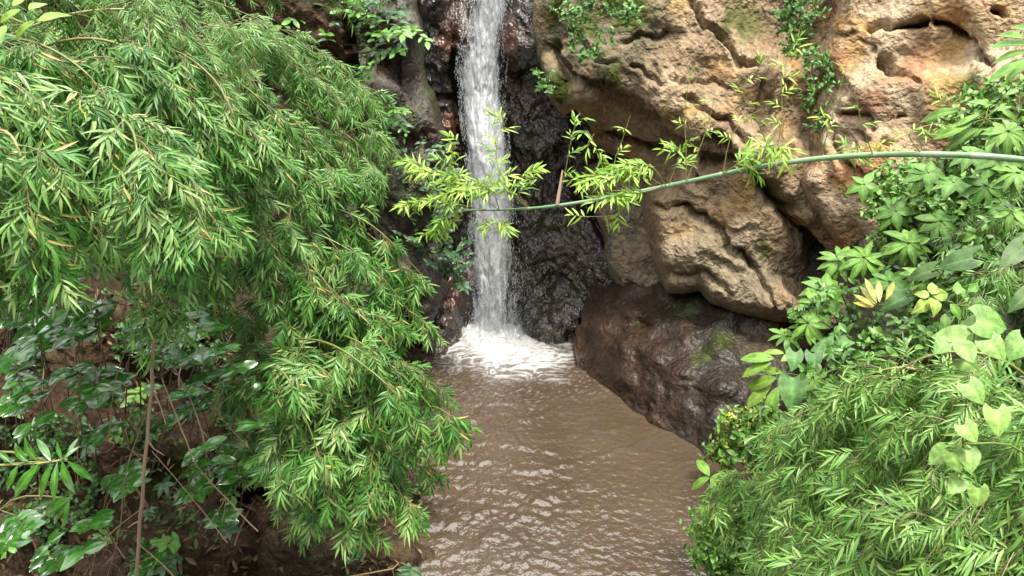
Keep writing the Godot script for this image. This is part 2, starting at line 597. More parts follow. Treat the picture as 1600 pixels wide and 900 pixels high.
	var cliff := relief(ragged(poly2([842, -150, 838, -60, 834, 40, 846, 110, 858, 155, 880, 180, 903, 174, 922, 195, 932, 224, 960, 243, 1000, 270, 1011, 300, 1016, 345, 1022, 390, 1034, 425, 1044, 458, 1068, 462, 1095, 457, 1120, 476, 1150, 493, 1190, 501, 1240, 506, 1290, 500, 1340, 470, 1380, 400, 1400, 300, 1400, 100, 1400, -150]), 10, 8, 3), [
		Vector3(845, -100, 14.3), Vector3(850, 60, 13.8), Vector3(880, 150, 13.0), Vector3(930, 30, 13.3), Vector3(930, 110, 12.6), Vector3(950, 215, 14.2), Vector3(985, 235, 14.0), Vector3(1010, 60, 12.8), Vector3(1050, 160, 12.2), Vector3(1020, 255, 13.6), Vector3(1090, 90, 12.4), Vector3(1100, 200, 12.0), Vector3(1100, 280, 12.4),
		Vector3(1060, 350, 12.6), Vector3(1100, 400, 12.0), Vector3(1050, 440, 12.4), Vector3(1150, 475, 11.7), Vector3(1180, 380, 11.8), Vector3(1230, 485, 11.2), Vector3(1270, 440, 12.3), Vector3(1180, 250, 11.6), Vector3(1190, 120, 12.0), Vector3(1230, 330, 11.8), Vector3(1180, 0, 12.7), Vector3(1240, 50, 12.8), Vector3(1255, 170, 12.6), Vector3(1290, 300, 11.9), Vector3(1350, 200, 12.3), Vector3(1340, 400, 11.8), Vector3(1180, -150, 13.6), Vector3(1000, -120, 13.9)], 3.2, 24.0, 0.8, 2.5,
		func(p, x): return rough_disp(p, 0.10, 0.035, 0.040) + 0.020 * n_fine.get_noise_3dv(p) + beds(p, 0.09) + scallops(p + Vector3(7, 3, 1), 0.05, 1.3) + crack_at(ledges, x + wob(p, 9.0)) * 1.1,
		func(p, x):
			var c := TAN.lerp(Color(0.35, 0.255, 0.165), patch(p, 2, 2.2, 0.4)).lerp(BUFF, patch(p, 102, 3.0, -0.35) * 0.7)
			c = c.lerp(OCHRE, patch(p, 19, 3.0, -0.3) * 0.6)
			c = c.lerp(Color(0.32, 0.21, 0.13), patch(p, 44, 3.0, -0.25) * 0.65)
			c = c.lerp(GREY, clampf(spot(x, 1130, 420, 130, 95) * 1.2, 0, 1) * 0.8)
			c = c.lerp(Color(0.17, 0.155, 0.10), clampf(spot(x, 920, 20, 150, 150) * 2.0, 0, 1) * clampf(0.35 + patch(p, 83, 3.0, 0.5), 0, 1) * 0.85)
			var mo: float = clampf(spot(x, 850, 60, 44, 160) * 2.0 + spot(x, 930, 10, 130, 85) * 1.3 + spot(x, 955, 120, 22, 34) + spot(x, 1150, 35, 70, 50) * 0.8 + spot(x, 1190, 392, 22, 26) + spot(x, 1265, 90, 45, 130) + spot(x, 870, 140, 30, 40), 0, 1)
			return c.lerp(MOSS, clampf(mo * patch(p, 63, 3.5, 0.55), 0, 1)))
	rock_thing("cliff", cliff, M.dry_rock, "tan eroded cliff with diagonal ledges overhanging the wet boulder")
	# ochre cliff with hollows
	var holes := [
		crack([1358, 40, 1375, 33, 1400, 40, 1425, 40, 1440, 32], 8, 0.34, 1.5), crack([1458, 33, 1475, 36, 1495, 45, 1508, 58], 7, 0.3, 1.6), crack([1380, 90, 1395, 96, 1412, 108], 10, 0.36, 1.5), crack([1388, 108, 1394, 110], 7, 0.2, 1.2),
		crack([1425, 118, 1435, 130], 5, 0.12, 1.5), crack([1555, 15, 1568, 24], 7, 0.3, 1.5), crack([1310, 178, 1340, 176, 1358, 185, 1365, 198], 7, 0.16, 2.0), crack([1345, 210, 1355, 216], 8, 0.16, 1.5), crack([1380, 218, 1392, 222], 8, 0.25, 1.8), crack([1400, 185, 1415, 182], 4, 0.1, 1.5),
		crack([1320, 250, 1345, 275, 1365, 300, 1372, 325], 8, 0.2, 1.6), crack([1300, 200, 1310, 240, 1330, 280], 8, 0.15, 1.3), crack([1340, 62, 1365, 72, 1362, 80], 4, 0.08, 1.5), crack([1520, 60, 1530, 90, 1550, 100], 7, 0.18, 1.5), crack([1290, 50, 1320, 60, 1335, 50], 5, 0.07, 1.5)]
	var cliff2 := relief(ragged(poly2([1310, -150, 1306, -40, 1302, 20, 1290, 60, 1283, 95, 1292, 118, 1308, 138, 1296, 170, 1285, 200, 1280, 235, 1262, 262, 1250, 290, 1275, 330, 1300, 372, 1318, 398, 1345, 404, 1420, 520, 1900, 460, 1900, -150]), 10, 9, 12), [
		Vector3(1310, -150, 12.4), Vector3(1300, 60, 11.8), Vector3(1300, 200, 11.3), Vector3(1265, 290, 11.2), Vector3(1320, 380, 11.0), Vector3(1360, 0, 11.8), Vector3(1400, 60, 11.3), Vector3(1400, 160, 10.8), Vector3(1380, 260, 10.5), Vector3(1370, 350, 10.6), Vector3(1480, 60, 11.0), Vector3(1480, 160, 10.4), Vector3(1550, 40, 10.5), Vector3(1580, 150, 9.8), Vector3(1480, 350, 10.0), Vector3(1650, 100, 9.6), Vector3(1860, 100, 8.8), Vector3(1860, 400, 8.2), Vector3(1860, -150, 10.6), Vector3(1650, 400, 9.0), Vector3(1500, -150, 11.9)], 3.2, 26.0, 0.8, 2.5,
		func(p, x): return rough_disp(p, 0.09, 0.02, 0.022) + 0.010 * n_fine.get_noise_3dv(p) + beds(p, 0.05) + scallops(p, 0.03, 0.6) + scallops(p + Vector3(7, 3, 1), 0.03, 1.5) + crack_at(holes, x + wob(p, 7.0)) * 1.2,
		func(p, x):
			var c := BUFF.lerp(TAN, patch(p, 7, 2.2, 0.2))
			c = c.lerp(OCHRE, clampf(patch(p, 23, 3.0, -0.1) * 0.8 + spot(x, 1480, 25, 60, 40) * 0.7 + spot(x, 1560, 20, 50, 60) * 0.4, 0, 1))
			c = c.lerp(Color(0.45, 0.22, 0.12), patch(p, 71, 3.0, -0.5) * 0.7)
			c = c.lerp(RUST, patch(p, 44, 3.0, -0.45) * 0.6)
			var mo: float = clampf(spot(x, 1530, 140, 60, 32) + spot(x, 1300, 110, 26, 40) + spot(x, 1590, 5, 40, 40) * 0.7, 0, 1)
			return c.lerp(MOSS, clampf(mo * patch(p, 63, 3.5, 0.55), 0, 1)))
	rock_thing("cliff", cliff2, M.dry_rock, "smooth ochre cliff with dark hollows above the leafy right bank")
	# rounded wet boulder at the water's edge
	var bl := []
	for q in [[912, 568], [925, 596], [945, 612], [985, 645], [1030, 672], [1070, 695], [1105, 724]]:
		bl.append(Vector3(q[0], q[1], on_water(q[0], q[1])))
		bl.append(Vector3(q[0] - 6, q[1] + 24, on_water(q[0], q[1]) + 0.03))
	bl.append_array([Vector3(915, 480, 15.0), Vector3(940, 430, 15.6), Vector3(1000, 400, 15.4), Vector3(1080, 405, 15.0), Vector3(1200, 420, 14.4), Vector3(1300, 430, 14.0), Vector3(905, 530, 14.6), Vector3(935, 560, 12.9), Vector3(940, 520, 13.2), Vector3(950, 480, 13.9), Vector3(1000, 450, 14.0), Vector3(985, 600, 11.85), Vector3(985, 550, 12.3), Vector3(990, 495, 13.1), Vector3(1030, 625, 11.25), Vector3(1030, 565, 11.7), Vector3(1030, 510, 12.5), Vector3(1040, 465, 13.4), Vector3(1070, 648, 10.7), Vector3(1070, 590, 11.05), Vector3(1075, 535, 11.75), Vector3(1080, 485, 12.7), Vector3(1120, 675, 10.15), Vector3(1130, 610, 10.5), Vector3(1140, 555, 11.2), Vector3(1150, 510, 12.1), Vector3(1200, 640, 10.2), Vector3(1210, 575, 10.9), Vector3(1220, 525, 11.8), Vector3(1280, 520, 11.9), Vector3(1280, 640, 10.0)])
	var bumpy := [crack([985, 505, 995, 498, 1008, 505], 7, 0.14, 1.2), crack([970, 498, 974, 498], 6, 0.08, 1.0), crack([1012, 530, 1032, 528, 1042, 540], 5, 0.08, 1.8), crack([1125, 592, 1135, 588, 1140, 598], 6, 0.07, 1.5), crack([1036, 562, 1040, 564], 6, 0.06, 1.2)]
	var boul := relief(ragged(poly2([905, 520, 915, 480, 935, 430, 990, 400, 1060, 400, 1150, 410, 1300, 430, 1330, 640, 1180, 740, 1130, 770, 1095, 745, 1060, 722, 1020, 698, 975, 672, 935, 636, 912, 620, 902, 590]), 10, 5, 17), bl, 3.6, 0.0, 0.0, 1.0,
		func(p, x): return rough_disp(p, 0.10, 0.02, 0.022) + scallops(p, 0.06, 1.6) + 0.014 * n_fine.get_noise_3dv(p) + crack_at(bumpy, x) * 0.6,
		func(p, x):
			var c := Color(0.062, 0.036, 0.024).lerp(Color(0.082, 0.050, 0.034), patch(p, 5, 2.5, 0.3))
			c = c.lerp(Color(0.056, 0.047, 0.037), clampf((x.x - 1030.0 + n_col.get_noise_3dv(p) * 120.0) / 90.0, 0, 1))
			c = c.lerp(Color(0.15, 0.11, 0.07), clampf(spot(x, 1210, 530, 70, 50), 0, 1) * 0.8)
			c = c.lerp(MOSS, clampf(spot(x, 1090, 480, 60, 26) + spot(x, 1100, 570, 26, 40) + spot(x, 1130, 530, 24, 20) + spot(x, 998, 503, 12, 7), 0, 1) * patch(p, 63, 3.5, 0.35) * 0.7)
			return c)
	rock_thing("boulder", boul, M.boulder, "rounded wet brown boulder at the edge of the muddy pool")
	# earth banks
	for py in [560, 600, 640, 700, 760, 820, 880, 940]:
		var ex := 668.0 if py < 600 else 690.0 - clampf((py - 880) * 0.1, 0, 8)
		left_ctrl.append(Vector3(ex - 8, py, on_water(ex, py)))
		left_ctrl.append(Vector3(ex + 35, py, on_water(ex, py) + 0.9))
	left_ctrl.append_array([Vector3(-100, 0, 8.0), Vector3(200, 0, 9.5), Vector3(450, 0, 11.8), Vector3(500, 200, 11.9), Vector3(0, 300, 8.6), Vector3(300, 300, 9.6), Vector3(560, 400, 12.6), Vector3(600, 480, 12.4), Vector3(0, 540, 8.6), Vector3(200, 560, 8.2), Vector3(400, 560, 8.8), Vector3(520, 540, 10.2), Vector3(0, 680, 7.6), Vector3(200, 720, 7.0), Vector3(420, 700, 7.8), Vector3(560, 640, 9.0), Vector3(630, 640, 10.4), Vector3(620, 760, 8.6), Vector3(0, 900, 6.6), Vector3(250, 900, 6.3), Vector3(480, 880, 6.8), Vector3(620, 880, 7.3)])
	var lb := relief(poly2([-160, -150, 520, -150, 560, 300, 640, 540, 720, 560, 740, 640, 740, 1000, -160, 1000]), left_ctrl, 5.0, 0.0, 0.0, 1.0,
		func(p, x): return rough_disp(p, 0.30, 0.14, 0.07) * clampf(p.y * 0.8 + 0.35, 0.2, 1.0),
		func(p, x):
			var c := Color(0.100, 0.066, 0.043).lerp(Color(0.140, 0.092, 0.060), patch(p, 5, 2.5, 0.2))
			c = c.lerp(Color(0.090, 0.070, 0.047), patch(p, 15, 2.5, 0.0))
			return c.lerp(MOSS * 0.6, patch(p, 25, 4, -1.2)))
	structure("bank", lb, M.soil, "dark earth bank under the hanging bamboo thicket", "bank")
	for q in [[1110, 768], [1085, 800], [1068, 840], [1064, 880], [1060, 930]]:
		right_ctrl.append(Vector3(q[0] + 10, q[1], on_water(q[0], q[1])))
		right_ctrl.append(Vector3(q[0] - 40, q[1] - 5, on_water(q[0], q[1]) + 0.9))
	right_ctrl.append_array([Vector3(1085, 715, 11.6), Vector3(1180, 560, 12.4), Vector3(1240, 470, 12.8), Vector3(1290, 370, 12.8), Vector3(1390, 250, 13.2), Vector3(1450, 212, 13.0), Vector3(1500, 185, 12.8), Vector3(1550, 158, 12.6), Vector3(1600, 130, 12.4), Vector3(1420, 300, 10.4), Vector3(1600, 200, 9.0), Vector3(1360, 400, 10.4), Vector3(1500, 380, 8.2), Vector3(1650, 380, 6.8), Vector3(1290, 500, 10.6), Vector3(1200, 620, 11.2), Vector3(1120, 640, 12.6), Vector3(1150, 600, 12.6), Vector3(1400, 540, 7.2), Vector3(1600, 540, 5.6), Vector3(1140, 725, 10.4), Vector3(1250, 720, 7.8), Vector3(1400, 720, 5.8), Vector3(1600, 720, 4.6), Vector3(1150, 850, 7.4), Vector3(1250, 900, 5.8), Vector3(1400, 900, 4.8), Vector3(1600, 900, 4.1), Vector3(1900, 420, 4.5), Vector3(1900, 900, 3.4), Vector3(1900, 200, 6.5)])
	var rb := relief(poly2([1380, 245, 1600, 130, 1940, 130, 1940, 1000, 1010, 1000, 1020, 880, 1030, 830, 1050, 750, 1080, 700, 1180, 550, 1240, 460, 1290, 360]), right_ctrl, 5.0, 0.0, 0.0, 1.0,
		func(p, x): return rough_disp(p, 0.22, 0.10, 0.05) * clampf(p.y * 0.8 + 0.35, 0.2, 1.0),
		func(p, x):
			var c := Color(0.100, 0.066, 0.043).lerp(Color(0.13, 0.09, 0.058), patch(p, 5, 2.5, 0.3))
			return c.lerp(Color(0.060, 0.095, 0.02), patch(p, 25, 3, 0.3) * 0.8))
	structure("bank", rb, M.damp_rock, "steep overgrown earth bank beside the wet boulder", "bank")

func build_ground() -> void:
	var pm := PlaneMesh.new()
	pm.size = Vector2(600, 600)
	var o := structure("ground", pm, M.soil, "bare earth ground under the pool and the banks", "ground")
	o.position = Vector3(0, -0.9, 0)
func build_hills() -> void:
	var g := Geo.new()
	var cols := 90
	var rows := 26
	for r in rows + 1:
		for c in cols + 1:
			var a := lerpf(-2.15, 2.15, float(c) / cols)      # 0 is straight behind the camera
			var f := float(r) / rows
			var dir := Vector3(sin(a), 0, cos(a))
			var p := dir * (15.0 + 16.0 * f) + Vector3(0, -1.0 + 27.0 * pow(f, 0.85), 0)
			p += (dir * -1.0 + Vector3.UP) * (n_low.get_noise_3dv(p * 0.25) * 3.0 + n_mid.get_noise_3dv(p * 0.2) * 1.2)
			g.v.append(p)
			g.c.append(Color(0.050, 0.085, 0.022).lerp(Color(0.075, 0.115, 0.03), patch(p * 0.3, 4, 2.0, 0.5)))
	var used := PackedByteArray()
	used.resize((rows + 1) * (cols + 1))
	used.fill(1)
	g.n = grid_normals(g.v, used, cols + 1, rows + 1)
	for r in rows:
		for c in cols:
			var k := r * (cols + 1) + c
			g.i.append_array([k, k + cols + 1, k + 1, k + 1, k + cols + 1, k + cols + 2])
	structure("hillside", g.mesh(), M.hill, "wooded hillside closing the gorge behind the pool", "hillside")
# ---------------------------------------------------------------- water
func build_pool() -> void:
	var g := Geo.new()
	var foot := Vector3(-0.33, 0, -15.25)
	var x0 := -4.5
	var x1 := 5.0
	var z0 := -16.4
	var z1 := 2.0
	var cell := 0.035
	var nx := int((x1 - x0) / cell) + 1
	var zs := PackedFloat32Array()
	var z := z0
	while z < z1:
		zs.append(z)
		z += cell if z < -6.2 else 0.12
	var ny := zs.size()
	var warp := noise(41, 0.55, 3)
	var chop := noise(42, 2.1, 4)
	var fine := noise(43, 5.5, 3, FastNoiseLite.TYPE_SIMPLEX_SMOOTH, FastNoiseLite.FRACTAL_RIDGED)
	var lace := noise(44, 2.4, 4, FastNoiseLite.TYPE_SIMPLEX_SMOOTH, FastNoiseLite.FRACTAL_RIDGED)
	var hs := PackedFloat32Array()
	hs.resize(nx * ny)
	for y in ny:
		for x in nx:
			var p := Vector3(x0 + x * cell, 0, zs[y])
			var q := p - foot
			var r := Vector2(q.x, q.z * 1.05).length()
			var w := warp.get_noise_2d(p.x, p.z)
			var ph := r * 9.0 + w * 5.0
			var amp := 0.034 * exp(-pow((r - 4.6) / 3.4, 2.0)) * (0.55 + 0.9 * maxf(0.0, warp.get_noise_2d(p.x * 1.3 + 30, p.z * 0.6)))
			amp *= clampf(1.0 - (p.x - 0.55 + (p.z + 9.0) * 0.16) * 0.55, 0.18, 1.0)
			var calm := clampf((r - 2.0) / 4.0, 0.2, 1.0) * clampf(1.15 - (p.x - 0.2 + maxf(0.0, p.z + 11.0) * -0.05) * 0.75, 0.12, 1.0)
			var h := amp * (1.0 - 1.6 * absf(sin(ph * 0.5)) + 0.35 * sin(ph * 1.83 + w * 7.0 + p.x * 2.0))
			h += 0.016 * fine.get_noise_2d(p.x * 0.5, p.z * 0.85) * calm * clampf((r - 1.5) / 3.5, 0.3, 1.0) * (0.4 + clampf(chop.get_noise_2d(p.x * 0.3 + 90, p.z * 0.5) * 2.0, 0.0, 1.0))
			h += 0.026 * chop.get_noise_2d(p.x * 1.2, p.z * 1.7) * calm
			var boil := exp(-pow(r / 0.95, 2.0))
			h += boil * (0.05 + 0.20 * chop.get_noise_2d(p.x * 1.3 + 7, p.z * 1.3) + 0.08 * fine.get_noise_2d(p.x, p.z))
			h += 0.03 * exp(-pow(r / 1.9, 2.0)) * fine.get_noise_2d(p.x * 0.8, p.z * 0.8)
			hs[y * nx + x] = h
			g.v.append(Vector3(p.x, h, p.z))
			var ang := atan2(q.x, q.z)
			var reach := 2.7 + 0.35 * sin(ang * 3.0 + 0.6) + 0.5 * warp.get_noise_2d(p.x * 1.5, p.z * 1.5)
			var solid := clampf((reach - r) / 1.9, 0.0, 1.0)
			var line := clampf((lace.get_noise_2d(p.x * 1.1 + w, p.z * 1.4) - 0.55 + solid * 0.75) * 2.6, 0.0, 1.0)
			var f := clampf(line * clampf(solid * 1.8, 0.0, 0.8) + pow(solid, 2.2) * (0.85 + 0.6 * chop.get_noise_2d(p.x * 1.6, p.z * 1.9)), 0.0, 1.0)
			f = maxf(f, clampf((lace.get_noise_2d(p.x * 1.6 + 60, p.z * 2.0) - 0.62) * 4.0, 0.0, 0.45) * clampf(2.0 - r * 0.45, 0.0, 1.0))
			g.c.append(Color(0.066, 0.046, 0.030).lerp(Color(0.082, 0.060, 0.041), clampf(warp.get_noise_2d(p.x * 0.8, p.z * 0.8) + 0.5, 0, 1)).lerp(Color(0.46, 0.465, 0.47), f))
	for y in ny:
		for x in nx:
			var k := y * nx + x
			var dx := hs[k + 1 if x < nx - 1 else k] - hs[k - 1 if x > 0 else k]
			var dz := hs[k + nx if y < ny - 1 else k] - hs[k - nx if y > 0 else k]
			var sz: float = zs[min(y + 1, ny - 1)] - zs[max(y - 1, 0)]
			g.n.append(Vector3(-dx / (2 * cell), 1, -dz / sz).normalized())
			if x < nx - 1 and y < ny - 1:
				g.i.append_array([k, k + 1, k + nx, k + 1, k + nx + 1, k + nx])
	structure("pool", g.mesh(), M.pool, "muddy brown plunge pool with ripples and white foam under the fall", "water")

const FALL := [[-150, 768, 28], [-60, 767, 29], [0, 765, 31], [60, 757, 35], [110, 751, 36], [150, 752, 33], [200, 757, 33], [250, 763, 33], [300, 767, 33], [350, 770, 34], [400, 772, 36], [450, 774, 39], [500, 776, 44], [532, 777, 52]]
func fall_at(y: float) -> Vector2:                       # middle and half width, in photograph pixels
	for k in FALL.size() - 1:
		if y <= FALL[k + 1][0]:
			var t: float = (y - FALL[k][0]) / (FALL[k + 1][0] - FALL[k][0])
			return Vector2(lerpf(FALL[k][1], FALL[k + 1][1], t), lerpf(FALL[k][2], FALL[k + 1][2], t))
	return Vector2(777, 52)
func build_fall() -> void:
	var t := thing("waterfall", "white waterfall plunging into the muddy pool", "waterfall", Vector3(-0.33, 0, -15.25))
	var org := t.position
	var stre := noise(51, 1.0, 4)
	var dens := func(s: float, y: float, k: float) -> float:   # how full the fall is there, s from -1 (left) to 1
		var top := clampf((190.0 - y) / 190.0, 0.0, 1.0)
		var low := clampf((y - 300.0) / 170.0, 0.0, 1.0)
		var mid := lerpf(lerpf(-0.15, 0.12, top), -0.25, low)
		var wid := lerpf(lerpf(0.95, 0.55, top), 0.62, low)
		return clampf(exp(-pow((s - mid) / wid, 4.0)) * (1.0 - 0.52 * low) * (1.0 - 0.3 * top), 0.0, 1.0)
	for layer in 3:
		var g := Geo.new()
		var rows := 420
		var cols := 70
		for r in rows + 1:
			var y := lerpf(-140.0, 532.0, float(r) / rows)
			var m := fall_at(y)
			for c in cols + 1:
				var s := lerpf(-1.0, 1.0, float(c) / cols)
				var d := 15.15 + 0.12 * layer + 0.22 * s * s + 0.25 * clampf((230.0 - y) / 80.0, 0.0, 1.0)
				var p := P(m.x + s * m.y * 0.92, y, d)
				p.z += 0.09 * stre.get_noise_3d(p.x * 3.0, p.y * 0.9, layer * 9.0) + 0.05 * stre.get_noise_3d(p.x * 9.0, p.y * 2.6, layer * 5.0)
				g.v.append(p - org)
				var a: float = dens.call(s, y, 0.0)
				var n := stre.get_noise_3d(p.x * 8.0 + layer * 20.0, p.y * 1.1, layer * 3.0) * 0.8 + stre.get_noise_3d(p.x * 22.0, p.y * 5.0, 40.0 + layer) * 0.75
				var al := clampf(a * lerpf(0.72, 1.0, exp(-pow((y - 220.0) / 110.0, 2.0))) + n * 0.70 * (1.15 - a * 0.5), 0.0, 1.0) * clampf((1.0 - absf(s)) * 5.0, 0.0, 1.0)
				g.c.append(Color(0.60, 0.63, 0.66, al))
		var used := PackedByteArray()
		used.resize((rows + 1) * (cols + 1))
		used.fill(1)
		g.n = grid_normals(g.v, used, cols + 1, rows + 1)
		for r in rows:
			for c in cols:
				var k := r * (cols + 1) + c
				g.i.append_array([k, k + 1, k + cols + 1, k + 1, k + cols + 2, k + cols + 1])
		part("water_sheet", g.mesh(), M.fall, t)
	# strands and drops
	var drop := Geo.new()
	for k in 6:
		drop.v.append([Vector3(0, 0.5, 0), Vector3(0.5, -0.1, 0), Vector3(0, -0.1, 0.5), Vector3(-0.5, -0.1, 0), Vector3(0, -0.1, -0.5), Vector3(0, -0.5, 0)][k])
		drop.n.append(drop.v[k].normalized())
		drop.c.append(Color(0.52, 0.55, 0.58))
	drop.i.append_array([0, 1, 2, 0, 2, 3, 0, 3, 4, 0, 4, 1, 5, 2, 1, 5, 3, 2, 5, 4, 3, 5, 1, 4])
	var xf := []
	for k in 110000:
		var y := rng.randf_range(-120.0, 530.0)
		var m := fall_at(y)
		var low := clampf((y - 280.0) / 220.0, 0.0, 1.0)
		var s := rng.randf_range(-1.15, 1.15) if rng.randf() > low * 0.4 else rng.randfn(0.35, 0.75)
		var a: float = dens.call(clampf(s, -1.6, 1.9), y, 0.0)
		if rng.randf() > 0.22 + 0.78 * a:
			continue
		var p := P(m.x + s * m.y, y, 15.05 + rng.randf_range(-0.12, 0.35) + 0.25 * clampf((230.0 - y) / 80.0, 0.0, 1.0))
		if stre.get_noise_3d(p.x * 9.0, p.y * 1.6, 7.0) * 1.2 + 0.35 < rng.randf() * 0.8:
			continue
		var w := rng.randf_range(0.003, 0.009)
		xf.append(Transform3D(Basis.from_scale(Vector3(w, w * rng.randf_range(2.0, 9.0), w)), p - org))
	for k in 17000:                                     # splash thrown up round the foot
		var ang := rng.randf() * TAU
		var r := absf(rng.randfn(0.0, 0.62))
		var p := org + Vector3(sin(ang) * r * 1.2, absf(rng.randfn(0.0, 0.30)) * exp(-r * 0.8), cos(ang) * r)
		var w := rng.randf_range(0.003, 0.010)
		xf.append(Transform3D(Basis.from_scale(Vector3(w, w * rng.randf_range(0.8, 2.0), w)), p - org))
	var mm := MultiMesh.new()
	mm.transform_format = MultiMesh.TRANSFORM_3D
	mm.mesh = drop.mesh()
	mm.instance_count = xf.size()
	for k in xf.size():
		mm.set_instance_transform(k, xf[k])
	var o := MultiMeshInstance3D.new()
	o.name = "water_drops"
	o.multimesh = mm
	o.material_override = M.drops
	o.set_meta("kind", "stuff")
	t.add_child(o)

#PART3
# ---------------------------------------------------------------- plants
var SPRAY := {}
var LEAF := {}
var left_ctrl := []
var right_ctrl := []
func depth_of(ctrl: Array, px: float, py: float) -> float:
	var sw := 0.0
	var sd := 0.0
	for c: Vector3 in ctrl:
		var r2 := (px - c.x) * (px - c.x) + (py - c.y) * (py - c.y) + 900.0
		sw += 1.0 / (r2 * r2)
		sd += c.z / (r2 * r2)
	return sd / sw
func jit(k: float) -> Vector3:
	return Vector3(rng.randf_range(-k, k), rng.randf_range(-k, k), rng.randf_range(-k, k))
func frame(dir: Vector3, up: Vector3, s: float, at: Vector3) -> Transform3D:   # x along dir, y towards up
	var x := dir.normalized()
	var z := x.cross(up).normalized()
	var y := z.cross(x)
	return Transform3D(Basis(x * s, y * s, z * s), at)

func make_leaves() -> void:
	for k in 10:
		var tones := [Color(0.050, 0.150, 0.020), Color(0.075, 0.188, 0.030), Color(0.112, 0.222, 0.052), Color(0.032, 0.110, 0.015), Color(0.155, 0.258, 0.080)]
		var c: Color = tones[k % 5]
		SPRAY.get_or_add("green", []).append(spray_mesh(rng.randi_range(9, 13), c, Color(0.14, 0.13, 0.04), 0.142, 0.0180, rng.randf_range(0.11, 0.17), 0.3, 0.72))
	for k in 6:
		SPRAY.get_or_add("fine", []).append(spray_mesh(rng.randi_range(12, 16), [Color(0.100, 0.215, 0.042), Color(0.152, 0.262, 0.078), Color(0.060, 0.162, 0.026)][k % 3], Color(0.16, 0.15, 0.06), 0.125, 0.0130, 0.15, 0.35, 0.78))
	for k in 8:
		SPRAY.get_or_add("pale", []).append(spray_mesh(rng.randi_range(10, 14), [Color(0.130, 0.265, 0.052), Color(0.185, 0.315, 0.086), Color(0.095, 0.215, 0.036), Color(0.155, 0.28, 0.07)][k % 4], Color(0.16, 0.15, 0.06), 0.150, 0.0165, rng.randf_range(0.12, 0.18), 0.32, 0.80))
	for k in 6:
		SPRAY.get_or_add("lime", []).append(spray_mesh(rng.randi_range(4, 7), [Color(0.23, 0.39, 0.05), Color(0.29, 0.44, 0.07), Color(0.18, 0.33, 0.04)][k % 3], Color(0.20, 0.22, 0.07), 0.14, 0.021, 0.12, 0.3, 0.85))
	leaf_set("glossy", "elliptic", 0.46, Color(0.040, 0.140, 0.018), 0.2, 0.3, 9, 3, 0)
	leaf_set("ginger", "lance", 0.24, Color(0.060, 0.165, 0.024), 0.2, 0.3, 9, 3, 0)
	leaf_set("lime_lance", "elliptic", 0.36, Color(0.18, 0.33, 0.045), 0.25, 0.3, 22, 4, 9)
	leaf_set("heart", "heart", 0.95, Color(0.20, 0.36, 0.085), 0.2, 0.22, 18, 4, 5)
	leaf_set("round", "heart", 0.85, Color(0.09, 0.21, 0.055), 0.2, 0.2, 18, 4, 5)
	leaf_set("lance", "lance", 0.30, Color(0.145, 0.300, 0.050), 0.3, 0.3, 20, 3, 8)
	leaf_set("yellow", "lance", 0.26, Color(0.52, 0.48, 0.13), 0.1, 0.5, 8, 3, 0)
	leaf_set("pale", "ovate", 0.60, Color(0.27, 0.40, 0.085), 0.35, 0.25, 20, 4, 7)
	leaf_set("big", "heart", 0.62, Color(0.10, 0.20, 0.060), 0.25, 0.16, 22, 4, 8)
	leaf_set("dull", "ovate", 0.42, Color(0.035, 0.085, 0.030), 0.3, 0.3, 6, 2, 0)
	leaf_set("herb", "ovate", 0.50, Color(0.105, 0.235, 0.035), 0.3, 0.3, 6, 2, 0)
	leaf_set("dark_green", "elliptic", 0.40, Color(0.080, 0.195, 0.028), 0.25, 0.3, 16, 2, 6)
func leaf_set(key: String, kind: String, ratio: float, col: Color, droop: float, fold: float, rows: int, cols: int, veins: int) -> void:
	LEAF[key] = []
	for k in 4:
		var g := Geo.new()
		blade(g, Vector3.ZERO, Vector3.RIGHT, Vector3.UP, 1.0, ratio * rng.randf_range(0.88, 1.1), kind, droop * rng.randf_range(0.4, 1.6), fold * rng.randf_range(0.5, 1.4), vary(col, 0.2), rows, cols, veins, rng.randf_range(-0.3, 0.3))
		LEAF[key].append(g.mesh())

